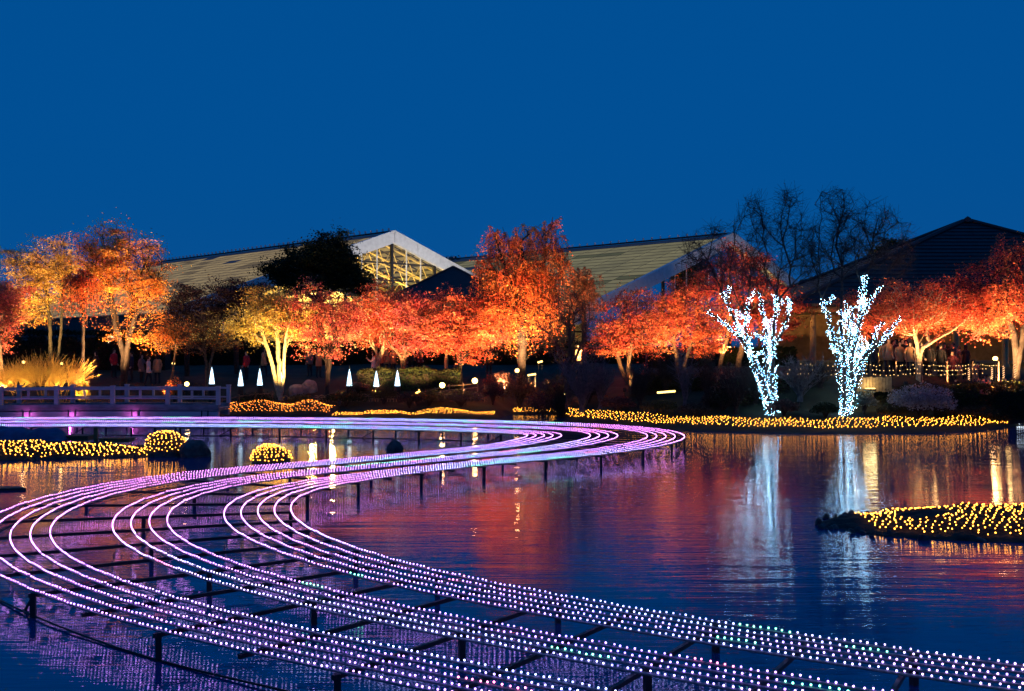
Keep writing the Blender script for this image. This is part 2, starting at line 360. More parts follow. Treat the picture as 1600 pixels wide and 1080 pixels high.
    for i in range(40, len(P) - 5, step):
        a = P[i] - Nl[i] * 0.06; b = P[i] + Nl[i] * (W_ * WF[i] + 0.06); c = (a + b) / 2
        if not (-36 < c[0] < 20): continue
        o = obj('cross_bar', bar_me, None, root); o.location = (c[0], c[1], TZ - 0.085 - 0.001 * (k % 3)); o.rotation_euler = (0, 0, math.atan2(Nl[i, 1], Nl[i, 0])); o.scale = (np.linalg.norm(b - a), 1, 1)
        if k % 2 == 0:
            for f in (0.0, 0.5, 1.0):
                q = P[i] + Nl[i] * (W_ * WF[i] * f)
                o = obj('post', post_me, None, root); o.location = (q[0], q[1], TZ - 0.06); o.rotation_euler = (0, 0, rng.uniform(0, 0.4)); o.scale = (1, 1, TZ + 0.5)
            if k % 6 == 0:
                q = P[i] + Nl[i] * W_ * WF[i]; t = T[i]
                mb = MB(); mb.bar((q[0], q[1], TZ - 0.11), (q[0] + t[0] * 0.75, q[1] + t[1] * 0.75, -0.15), 0.022, n=5); mb.build('brace', M['frame_dark'], root)
        k += 1
    # floating cable pipe along the outer side
    for f in (W_ + 0.02,):
        C = (P + Nl * f * WF)[::6]; q = np.column_stack([C, 0.02 + 0.01 * np.sin(np.arange(len(C)))])
        V, F = segs(q[:-1], q[1:], np.full(len(q) - 1, 0.014), np.full(len(q) - 1, 0.014), 5)
        obj('cable_pipe', np_mesh('cable_pipe', V, F), M['black_metal'], root)
build_track()

# ------------------------------------------------------------------ islets, rocks, net lights
def blob_rock(name, label, c, r, seed, m='rock', cat='rock', flat=0.0, group=None, noise_amp=0.45):
    """boulder with facets; base of the thing at ground or water"""
    import bmesh
    bm = bmesh.new(); bmesh.ops.create_icosphere(bm, subdivisions=3, radius=1.0)
    V = np.array([v.co[:] for v in bm.verts])
    n = vnoise(V, 1.4, seed) - 0.5 + 0.5 * (vnoise(V, 3.4, seed + 5) - 0.5) + 0.25 * (vnoise(V, 8, seed + 9) - 0.5)
    V = V * (1 + noise_amp * n)[:, None] * np.array(r)[None]
    for v, p in zip(bm.verts, V): v.co = p
    me = bpy.data.meshes.new(name); bm.to_mesh(me); bm.free()
    o = obj(name, me, M[m]); o.location = c
    if label: tag(o, label, cat, group)
    return o

def islet(name, label, cx, cy, rx, ry, h, seed):
    n, mth = 36, 90
    rr = np.linspace(0, 1, n); th = np.linspace(0, 2 * math.pi, mth, endpoint=False)
    Rr, Th = np.meshgrid(rr, th, indexing='ij')
    edge = 1 + 0.22 * (vnoise(np.stack([np.cos(Th) * 2, np.sin(Th) * 2, 0 * Th], -1), 1.0, seed) - 0.5)
    X = cx + Rr * rx * np.cos(Th) * edge; Y = cy + Rr * ry * np.sin(Th) * edge
    P = np.stack([X, Y, 0 * X], -1)
    Z = h * (1 - Rr ** 2.6) + (vnoise(P, 2.2, seed) - 0.5) * 0.16 * (Rr < 0.97) + (vnoise(P, 6, seed + 1) - 0.5) * 0.09 - 0.04 - np.where(Rr > 0.985, 0.3, 0)
    V = np.stack([X.ravel(), Y.ravel(), Z.ravel()], 1)
    i, j = np.meshgrid(np.arange(n - 1), np.arange(mth), indexing='ij'); j2 = (j + 1) % mth
    F = np.stack([i * mth + j, (i + 1) * mth + j, (i + 1) * mth + j2, i * mth + j2], -1).reshape(-1, 4)
    o = obj(name, np_mesh(name, V, F, smooth=False), M['soil']); tag(o, label, 'islet', kind='structure')
    rgi = np.random.default_rng(seed); me_s = []
    for k in range(3):
        t_ = blob_rock('stone', None, (0, 0, -5), (0.12, 0.10, 0.08), seed + 3 + k); me_s.append(t_.data); bpy.data.objects.remove(t_)
    for k in range(90):
        a_ = rgi.uniform(0, 6.283); e_ = 1 + 0.22 * (float(vnoise(np.array([[math.cos(a_) * 2, math.sin(a_) * 2, 0.0]]), 1.0, seed)[0]) - 0.5); q_ = rgi.uniform(0.9, 1.0) * e_
        st_ = obj('stone', me_s[k % 3], None, o); st_.location = (cx + rx * q_ * math.cos(a_), cy + ry * q_ * math.sin(a_), 0.02); st_.rotation_euler = tuple(rgi.uniform(0, 6, 3)); st_.scale = (rgi.uniform(0.35, 1.0), rgi.uniform(0.35, 1.0), rgi.uniform(0.3, 0.8))
    def hz(x, y):
        x = np.asarray(x, float); y = np.asarray(y, float)
        t = np.arctan2((y - cy) / ry, (x - cx) / rx); e = 1 + 0.22 * (vnoise(np.stack([np.cos(t) * 2, np.sin(t) * 2, 0 * t], -1), 1.0, seed) - 0.5)
        r = np.hypot((x - cx) / rx, (y - cy) / ry) / e; p = np.stack([x, y, 0 * x], -1)
        return h * (1 - np.clip(r, 0, 1) ** 2.6) + (vnoise(p, 2.2, seed) - 0.5) * 0.16 - 0.04, r
    return hz

def net_light(name, label, C, spacing_links, r, m='amber', octa=True, group='net lights round the pond'):
    """bulbs of a light net lying on a surface plus its wires; C (rows, cols, 3) with NaN where there is none"""
    root = thing(name, label, 'net light', tuple(np.nanmean(C.reshape(-1, 3), 0) * np.array((1, 1, 0))), 0, group)
    base = np.array(root.location)
    ok = ~np.isnan(C[..., 0]); Q = C[ok]
    V, F, k = balls(Q - base, r * rng.uniform(0.8, 1.2, len(Q)), octa)
    b = obj('bulbs', np_mesh('bulbs', V, F), M[m], root); tag(b, kind='stuff')
    P0 = []; P1 = []
    for dr, dc in ((0, 1), (1, 0)):
        A = C[:C.shape[0] - dr, :C.shape[1] - dc]; B = C[dr:, dc:]
        g = ~np.isnan(A[..., 0]) & ~np.isnan(B[..., 0]); P0.append(A[g]); P1.append(B[g])
    P0 = np.vstack(P0) - base; P1 = np.vstack(P1) - base; P0[:, 2] -= r * 0.9; P1[:, 2] -= r * 0.9
    V, F = segs(P0, P1, np.full(len(P0), 0.006), np.full(len(P0), 0.006), 3)
    obj('wire_net', np_mesh('wire_net', V, F), M['wire'], root)
    return root

def lattice(x0, x1, y0, y1, d, hf, keep, jit=0.18, rot=0.25):
    nx = int((x1 - x0) / d) + 1; ny = int((y1 - y0) / d) + 1
    I, J = np.meshgrid(np.arange(ny), np.arange(nx), indexing='ij')
    X = x0 + J * d + (I % 2) * d * 0.5; Y = y0 + I * d * 0.9
    X = X + 0.25 * d * np.sin(Y * 1.3 + X * 0.7) + rng.normal(0, jit * d, X.shape); Y = Y + 0.6 * d * np.sin(X * 0.9) + rng.normal(0, jit * d, X.shape)
    Z = hf(X, Y); C = np.stack([X, Y, Z], -1); C[~keep(X, Y)] = np.nan
    return C

def build_islets():
    # right islet
    cx, cy, rx, ry = wx(1668, 20.6), 20.4, 5.2, 1.9
    hz = islet('islet', 'dark rocky islet with amber net lights at the right edge of the pond', cx, cy, rx, ry, 0.34, 21)
    patch = lambda X, Y: vnoise(np.stack([X, Y, 0 * X], -1), 0.9, 31)
    C = lattice(cx - rx, cx + rx, cy - ry, cy + ry, 0.155, lambda X, Y: hz(X, Y)[0] + 0.05, lambda X, Y: (hz(X, Y)[1] < 0.88) & (patch(X, Y) > 0.24) & (X > cx - rx * 0.80))
    net_light('net_light', 'amber net light draped over the rocky islet on the right', C, 1, 0.0125, octa=False)
    # left islet
    cx, cy, rx, ry = wx(-60, 34.0), 34.2, 7.9, 2.6
    hz2 = islet('islet', 'low dark islet with amber net lights at the left edge of the pond', cx, cy, rx, ry, 0.42, 44)
    C = lattice(cx - rx, cx + rx, cy - ry, cy + ry * 0.15, 0.18, lambda X, Y: hz2(X, Y)[0] + 0.05, lambda X, Y: (hz2(X, Y)[1] < 0.90))
    net_light('net_light', 'amber net light spread along the low islet on the left', C, 1, 0.017)
    # net covered boulders
    for px, Y, r, lab, lab2, sd in ((259, 33.6, (0.66, 0.6, 0.62), 'rounded boulder under amber net lights at the tip of the left islet', 'amber net light wrapped round the boulder on the left islet', 3),
                                    (422, 31.8, (0.60, 0.55, 0.46), 'small domed rock under amber net lights standing alone in the pond', 'amber net light wrapped round the lone rock in the pond', 8)):
        x = wx(px, Y); zc = 0.18 if sd == 3 else 0.06
        o = blob_rock('boulder', lab, (x, Y, zc), r, sd, cat='boulder', noise_amp=0.22)
        V = np.array([v.co[:] for v in o.data.vertices])
        nr, ncx = 10, 28; C = np.full((nr, ncx, 3), np.nan)
        D = V / np.linalg.norm(V, axis=1, keepdims=True); Lr = np.linalg.norm(V, axis=1)
        for i in range(nr):
            el = R(4 + 80 * i / (nr - 1)); nn = max(4, int(ncx * math.cos(el)))
            for j in range(nn):
                az = 2 * math.pi * (j + 0.5 * (i % 2)) / nn + rng.normal(0, 0.04); e2 = el + rng.normal(0, 0.03)
                d = np.array((math.cos(e2) * math.cos(az), math.cos(e2) * math.sin(az), math.sin(e2)))
                k = np.argmax(D @ d); C[i, j] = d * (Lr[k] + 0.03) + np.array((x, Y, zc))
        net_light('net_light', lab2, C, 1, 0.016, 'amber')
    blob_rock('boulder', 'bare dark boulder in the water right of the left islet', (wx(303, 33.2), 33.2, 0.08), (0.46, 0.4, 0.40), 15, cat='boulder')
    blob_rock('boulder', 'pointed dark rock rising from the water behind the track', (wx(617, 34.4), 34.4, 0.0), (0.27, 0.24, 0.44), 18, cat='boulder', noise_amp=0.3)
    # green crates and blue tarp on the left islet
    for i, (a, b, t, Y, lab) in enumerate(((76, 142, 680, 36.6, 'long dark green box on the left islet'), (160, 206, 684, 36.0, 'shorter green box nearest the boulder on the left islet'))):
        zt = wz(t, Y); root = thing('equipment_box', lab, 'box', (wx((a + b) / 2, Y), Y, 0.22), 0, 'green boxes on the islet')
        w = wx(b, Y) - wx(a, Y); h = zt - 0.22
        mb = MB(); mb.box((0, 0, h * 0.42), (w, 0.6, h * 0.84)); mb.build('case', M['green_box'], root)
        mb = MB(); mb.box((0, 0, h * 0.93), (w + 0.06, 0.66, h * 0.14)); mb.build('lid', M['green_box'], root)
        for s in (-1, 1):
            mb = MB(); mb.box((s * w * 0.3, -0.315, h * 0.8), (0.05, 0.03, h * 0.25)); mb.build('latch', M['black_metal'], root)
    mb = MB(); mb.box((0, 0, 0.27), (0.12, 0.12, 0.54)); o = mb.build('marker_post', M['green_box'], None, loc=(wx(150, 35.8), 35.8, 0.2)); tag(o, 'short dark post between the two green boxes', 'post')
    # tarp: crumpled sheet
    n, m_ = 26, 12; U, Vv = np.meshgrid(np.linspace(-0.5, 0.5, n), np.linspace(-0.5, 0.5, m_), indexing='ij')
    Z = 0.42 * (1 - (2 * np.abs(Vv)) ** 3) * (1 - (2 * np.abs(U)) ** 6) * (0.75 + 0.5 * vnoise(np.stack([U * 9, Vv * 5, 0 * U], -1), 1.0, 9)) + 0.12 * vnoise(np.stack([U * 30, Vv * 14, 0 * U], -1), 1.0, 2)
    Vt = np.stack([U * 3.4, Vv * 1.4, Z], -1).reshape(-1, 3); i = (np.arange(n - 1)[:, None] * m_ + np.arange(m_ - 1)[None]).ravel()
    o = obj('tarpaulin', np_mesh('tarpaulin', Vt, np.stack([i, i + 1, i + 1 + m_, i + m_], 1), smooth=True), M['blue_tarp']); o.location = (wx(30, 36.2), 36.2, 0.2)
    tag(o, 'crumpled blue tarpaulin on the left islet', 'tarpaulin')
    # plank drifting at the left edge
    Y = 25.4
    mb = MB(); mb.prism([(wx(-60, Y), Y - 0.25, 0.0), (wx(39, Y), Y + 0.05, 0.0), (wx(20, Y), Y + 0.35, 0.0), (wx(-60, Y), Y + 0.45, 0.0)], (0, 0, 0.06))
    o = mb.build('float_board', M['black_metal']); tag(o, 'dark board lying on the water at the left edge', 'board')
build_islets()

def build_bank_nets():
    def strip(name_label, px0, px1, s0, s1, d, r, m='amber', hump=None, wob=0.25):
        Ym = 46.0 if px0 > 880 else 51.5
        x0, x1 = wx(px0, Ym), wx(px1, Ym)
        ys = shore(np.linspace(x0, x1, 40)); y0, y1 = ys.min() + s0 - 0.4, ys.max() + s1 + 0.4
        hf = lambda X, Y: ground(X, Y) + 0.05 + (hump(X, Y) if hump else 0)
        def keep(X, Y):
            s = Y - shore(X); w = wob * (vnoise(np.stack([X * 1.0, 0 * X, 0 * X], -1), 1.0, 6) - 0.5)
            return (s > s0 + w * 0.3) & (s < s1 + 2 * w)
        C = lattice(x0, x1, y0, y1, d, hf, keep)
        net_light('net_light', name_label, C, 1, r, m)
    strip('long amber net light along the right shore below the lit trees', 884, 1586, 0.3, 2.1, 0.21, 0.0150, 'amber', hump=lambda X, Y: 0.14 * vnoise(np.stack([X, Y, 0 * X], -1), 0.8, 12))
    hump = lambda X, Y: 0.42 * np.exp(-((X - wx(405, 51.5)) / 1.1) ** 2 - ((Y - shore(X) - 1.2) / 0.8) ** 2) + 0.5 * np.exp(-((X - wx(482, 51.5)) / 0.95) ** 2 - ((Y - shore(X) - 1.2) / 0.8) ** 2)
    strip('reddish amber net light over two humps beside the bridge', 345, 522, 0.25, 2.3, 0.19, 0.017, 'amber_red', hump=lambda X, Y: hump(X, Y) + 0.12, wob=0.1)
    strip('thin amber net light along the far shore, left stretch', 524, 682, 0.25, 1.2, 0.18, 0.015, 'amber', hump=lambda X, Y: 0.15 * vnoise(np.stack([X, Y, 0 * X], -1), 1.3, 14), wob=0.5)
    strip('thin amber net light along the far shore, right stretch', 686, 772, 0.25, 1.3, 0.18, 0.015, 'amber', hump=lambda X, Y: 0.18 * vnoise(np.stack([X, Y, 0 * X], -1), 1.3, 17), wob=0.6)
    strip('short amber net light at the inlet in the middle of the far shore', 803, 873, 0.2, 1.3, 0.18, 0.015, 'amber', wob=0.4)
    # hump soil under the reddish net
    xs = np.linspace(wx(340, 51.5), wx(526, 51.5), 70); ss = np.linspace(0.0, 2.7, 24); X, S_ = np.meshgrid(xs, ss); Y = shore(X) + S_
    Z = ground(X, Y) + hump(X, Y) + 0.06 - 0.12 * ((S_ < 0.1) | (S_ > 2.6)); V = np.stack([X, Y, Z], -1).reshape(-1, 3); n = len(xs)
    i = (np.arange(len(ss) - 1)[:, None] * n + np.arange(n - 1)[None]).ravel()
    o = obj('planted_bank', np_mesh('planted_bank', V, np.stack([i, i + 1, i + 1 + n, i + n], 1), smooth=True), M['soil']); tag(o, kind='structure')
    # white rope light at the far right
    Y = 46.2; xs = np.arange(wx(1524, Y), wx(1640, Y), 0.09)
    yy = np.full(len(xs), Y) ; zz = np.maximum(ground(xs, yy), 0.0) + 0.09 + 0.03 * np.sin(xs * 3)
    root = thing('rope_light', 'short white rope light by the water at the far right', 'rope light', (xs.mean(), Y, 0))
    Q = np.stack([xs, yy, zz], 1) - np.array(root.location)
    V, F, k = balls(Q, 0.036, True); tag(obj('bulbs', np_mesh('bulbs', V, F), M['white_rope'], root), kind='stuff')
    V, F = segs(Q[:-1] - [0, 0, .03], Q[1:] - [0, 0, .03], np.full(len(Q) - 1, .01), np.full(len(Q) - 1, .01), 4); obj('cable', np_mesh('cable', V, F), M['wire'], root)
build_bank_nets()

# ------------------------------------------------------------------ footbridge
M['deck_board'] = mat('deck_board', (0.26, 0.22, 0.26), 0.7, noise=((0.16, 0.13, 0.16), 2.2))
def build_bridge():
    Y0 = 48.6; wdt = 2.0
    root = thing('footbridge', 'pale footbridge with post and rail parapets lit purple by the track', 'bridge', (wx(170, Y0), Y0, 0))
    ox = root.location.x
    x0, x1 = wx(-230, Y0) - ox, wx(341, Y0) - ox
    xc = wx(190, Y0) - ox
    arch = lambda x: 0.40 - 0.0011 * (x - xc) ** 2
    xs = np.linspace(x0, x1, 40)
    def ribbon(name, zlo, zhi, y0, y1, m, parent=root):
        mb = MB()
        V = []
        for x in xs:
            a = arch(x); V += [(x, y0, a + zlo), (x, y1, a + zlo), (x, y1, a + zhi), (x, y0, a + zhi)]
        F = []
        for i in range(len(xs) - 1):
            for k in range(4): F.append((4 * i + k, 4 * i + (k + 1) % 4, 4 * i + 4 + (k + 1) % 4, 4 * i + 4 + k))
        n = 4 * (len(xs) - 1); F += [(0, 1, 2, 3), (n + 3, n + 2, n + 1, n)]
        mb.add(V, F); return mb.build(name, m, parent)
    ribbon('deck', 0.12, 0.24, 0.05, wdt - 0.05, M['deck_board'])
    for yy in (0.02, wdt - 0.22): ribbon('girder', -0.17, 0.07, yy, yy + 0.2, M['bridge_paint'])
    for yy in (0.0, wdt - 0.2): ribbon('kerb', 0.244, 0.40, yy, yy + 0.2, M['deck_board'])
    for yy in (0.1, wdt - 0.1):
        ribbon('top_rail', 1.09, 1.18, yy - 0.045, yy + 0.045, M['bridge_paint'])
        ribbon('lower_rail', 0.66, 0.73, yy - 0.035, yy + 0.035, M['bridge_paint'])
        for px in (-178, -90, 0, 87, 175, 261, 340):
            x = wx(px, Y0) - ox; a = arch(x); mb = MB(); mb.box((x, yy, a + 0.825), (0.18, 0.17, 0.85)); po = mb.build('parapet_post', M['bridge_paint'], root)
            mb = MB(); mb.box((x, yy, a + 1.27), (0.21, 0.20, 0.05)); mb.build('cap', M['bridge_paint'], po)
        for px in (-134, -46, 43, 131, 218, 299):
            x = wx(px, Y0) - ox; a = arch(x); mb = MB(); mb.box((x, yy, a + 0.9), (0.10, 0.08, 0.34)); mb.build('baluster', M['bridge_paint'], root)
    for px in (-120, 41, 112, 211, 320):
        x = wx(px, Y0) - ox; a = arch(x)
        for s in (-0.15, 0.15):
            mb = MB(); mb.box((x + s, 0.0, a - 0.03), (0.05, 0.06, 0.29)); mb.build('girder_joint', M['frame_dark'], root)
        mb = MB(); mb.box((x, wdt / 2, -0.05), (0.34, 1.6, 0.5)); mb.build('pier', M['bridge_paint'], root)
    # small pink lamps under the girder
    for px, lab in ((43, 'pink lamp under the bridge, leftmost'), (113, 'pink lamp under the bridge, middle'), (209, 'pink lamp under the bridge, nearest the right end')):
        x = wx(px, Y0); mb = MB(); r = thing('pink_lamp', lab, 'lamp', (x, Y0 - 0.15, 0.06), 0, 'pink lamps under the bridge')
        mb.lathe([(0.0, 0.0), (0.10, 0.0), (0.11, 0.05), (0.08, 0.08), (0.0, 0.08)], n=10); mb.build('housing', M['lamp_housing'], r)
        mb = MB(); mb.lathe([(0.075, 0.083), (0.05, 0.11), (0.0, 0.115)], n=10); mb.build('lens', M['pink_lamp'], r)
        ld = bpy.data.lights.new('pink_light', 'POINT'); ld.energy = 9; ld.color = (0.95, 0.16, 0.8); ld.shadow_soft_size = 0.05
        lo = bpy.data.objects.new('pink_light', ld); COL.objects.link(lo); lo.parent = r; lo.location = (0, -0.1, 0.2)
    # plain wooden fence that goes on from the bridge
    for lab, pxa, pxb, Ya, Yb, zt in (('dark wooden post and rail fence right of the bridge end', 346, 425, 51.9, 53.2, 0.62),):
        A = gp(pxa, Ya); B = gp(pxb, Yb); f = thing('rail_fence', lab, 'fence', A)
        d = B - A
        for k in range(4):
            p = d * (k / 3); zz = gz(A.x + p.x, A.y + p.y) - A.z; mb = MB(); mb.box((p.x, p.y, zz + 0.35), (0.09, 0.09, 0.9)); mb.build('post', M['wood'], f)
        for h in (0.38, 0.68):
            mb = MB()
            for k in range(3):
                p = d * (k / 3); q = d * ((k + 1) / 3); mb.bar((p.x, p.y - 0.06, gz(A.x + p.x, A.y + p.y) - A.z + h), (q.x, q.y - 0.06, gz(A.x + q.x, A.y + q.y) - A.z + h), 0.035, n=6)
            mb.build('rail', M['wood'], f)
build_bridge()

# ------------------------------------------------------------------ trees
def ell_pts(ells, Y, n, rg, shell=0.45, deep=0.85):
    w = np.array([e[2] * e[3] * min(e[2], e[3]) for e in ells], float); w /= w.sum()
    k = rg.choice(len(ells), n, p=w); D = rg.normal(size=(n, 3)); D /= np.linalg.norm(D, axis=1, keepdims=True)
    r = rg.random(n) ** shell; E = np.array([e[:4] for e in ells], float)[k]; dy = np.array([(e[4] if len(e) > 4 else 0.0) for e in ells])[k]
    px = E[:, 0] + D[:, 0] * r * E[:, 2]; py = E[:, 1] + D[:, 2] * r * -E[:, 3]
    dep = np.minimum(E[:, 2], E[:, 3] * 1.2) * Y / FPX * deep
    yy = Y + dy + D[:, 1] * r * dep
    return np.stack([(px - CX) * Y / FPX, yy, H - (py - CY) * Y / FPX], 1)

def grow(trunks, A, rg, bow=0.12, pathw=0.35, step=0.35, turn=0.55, wob=1.0):
    P = []; par = []; pl = []
    for T in trunks:
        for i, p in enumerate(T):
            if i == 0 and P and False: pass
            P.append(np.array(p, float)); par.append(-1 if i == 0 else len(P) - 2); pl.append(0.0 if i == 0 else pl[-1] + np.linalg.norm(P[-1] - P[-2]))
    ntr = len(P)
    cap = len(P) + len(A) * 14 + 10
    PA = np.zeros((cap, 3)); PA[:ntr] = P; PL = np.zeros(cap); PL[:ntr] = pl; PAR = np.full(cap, -1); PAR[:ntr] = par
    avail = np.zeros(cap, bool); DR = np.zeros((cap, 3)); DR[:, 2] = 1.0
    for i in range(1, ntr):
        if par[i] >= 0: d_ = PA[i] - PA[par[i]]; DR[i] = d_ / max(np.linalg.norm(d_), 1e-6)
    # only the upper two thirds of each trunk carries limbs
    o = 0
    for T in trunks:
        k = len(T); avail[o + max(1, int(k * 0.5)):o + k] = True; o += k
    n = ntr; top = np.mean([T[-1] for T in trunks], axis=0)
    order = np.argsort(np.linalg.norm(A - top, axis=1) + rg.normal(0, 0.3, len(A)))
    term = []
    for ai in order:
        a = A[ai]; idx = np.nonzero(avail[:n])[0]
        dv = a - PA[idx]; d = np.linalg.norm(dv, axis=1); cs = (dv * DR[idx]).sum(1) / np.maximum(d, 1e-3); j = idx[np.argmin(d * (1 + turn * (1 - cs)) + pathw * PL[idx])]
        p = PA[j]; L = np.linalg.norm(a - p); k = int(min(12, max(1, round(L / step)))); last = j
        off = rg.normal(0, 0.10 * L * wob, 3); off[2] = abs(off[2]) * 0.4 + bow * L
        for q in range(1, k + 1):
            t = q / k; pos = p + (a - p) * t + off * (4 * t * (1 - t)) * 0.6 + (rg.normal(0, 0.03 * wob, 3) * min(1, L) if q < k else 0)
            if n >= cap: break
            d_ = pos - PA[last]; DR[n] = d_ / max(np.linalg.norm(d_), 1e-6); PA[n] = pos; PAR[n] = last; PL[n] = PL[last] + L / k; avail[n] = True; last = n; n += 1
        term.append(last)
    return PA[:n], PAR[:n], np.array(term), ntr

def radii(P, par, r_tip, r_base):
    n = len(P); w = np.zeros(n); has = np.zeros(n, bool)
    for i in range(n):
        if par[i] >= 0: has[par[i]] = True
    w[~has] = 1
    for i in range(n - 1, -1, -1):
        if par[i] >= 0: w[par[i]] += w[i]
    w = np.maximum(w, 1); e = math.log(r_base / r_tip) / math.log(max(w.max(), 2))
    return r_tip * w ** e

def branch_mesh(name, P, par, rad, base, n=5, lo=None, hi=None):
    ch = np.nonzero(par >= 0)[0]
    if lo is not None: ch = ch[(rad[ch] >= lo) & (rad[ch] < hi)]
    p0 = P[par[ch]] - base; p1 = P[ch] - base
    r0 = np.minimum(rad[par[ch]], rad[ch] * 1.35); r1 = rad[ch]
    d = p1 - p0; p1 = p1 + d * 0.04
    V, F = segs(p0, p1, r0, r1, n)
    return np_mesh(name, V, F, smooth=True)

def leaves_mesh(name, C, base, size, cols, rg, droop=0.0, jitter=0.25):
    n = len(C); a = rg.normal(size=(n, 3)); a[:, 2] *= 0.55; a[:, 2] -= droop; a /= np.linalg.norm(a, axis=1, keepdims=True)
    b = rg.normal(size=(n, 3)); b -= (b * a).sum(1, keepdims=True) * a; b /= np.linalg.norm(b, axis=1, keepdims=True)
    s = size * rg.uniform(0.65, 1.35, n)[:, None]; nn = np.cross(a, b)
    V = np.stack([C - a * s * 0.5, C + b * s * 0.30 + nn * s * 0.10, C + a * s * 0.5, C - b * s * 0.30 + nn * s * 0.10], 1) - base
    F = np.arange(4 * n).reshape(n, 4)
    return np_mesh(name, V.reshape(-1, 3), F, np.repeat(cols, 4, 0))

def pick_cols(pal, C, rg, scale=0.9, jit=0.22):
    pal = np.array(pal, float); t = vnoise(C, scale, 5); t = np.clip((t - 0.25) / 0.5 + rg.normal(0, jit, len(C)), 0, 0.9999)
    k = t * (len(pal) - 1); i = np.floor(k).astype(int); f = (k - i)[:, None]; i2 = np.minimum(i + 1, len(pal) - 1)
    return np.clip((pal[i] * (1 - f) + pal[i2] * f) * rg.uniform(0.7, 1.25, len(C))[:, None], 0, 0.95)

RED = [(0.50, 0.07, 0.05), (0.66, 0.14, 0.06), (0.76, 0.24, 0.09), (0.60, 0.10, 0.07)]
PINK = [(0.48, 0.08, 0.09), (0.66, 0.16, 0.11), (0.76, 0.27, 0.14), (0.52, 0.10, 0.13)]
ORANGE = [(0.62, 0.12, 0.03), (0.74, 0.26, 0.05), (0.78, 0.36, 0.07), (0.60, 0.17, 0.04)]
GOLD = [(0.55, 0.24, 0.05), (0.72, 0.42, 0.10), (0.78, 0.52, 0.14), (0.45, 0.26, 0.06)]
YELLOW = [(0.60, 0.42, 0.10), (0.74, 0.58, 0.18), (0.70, 0.46, 0.12), (0.52, 0.30, 0.10)]
SCARLET = [(0.70, 0.11, 0.04), (0.84, 0.20, 0.06), (0.88, 0.32, 0.08), (0.78, 0.14, 0.05)]
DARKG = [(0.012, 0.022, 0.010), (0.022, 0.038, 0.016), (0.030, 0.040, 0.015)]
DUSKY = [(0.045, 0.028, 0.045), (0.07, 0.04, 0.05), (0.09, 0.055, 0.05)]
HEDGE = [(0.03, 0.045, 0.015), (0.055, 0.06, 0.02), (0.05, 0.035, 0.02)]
GREY = [(0.22, 0.24, 0.30), (0.34, 0.36, 0.42), (0.28, 0.26, 0.30)]

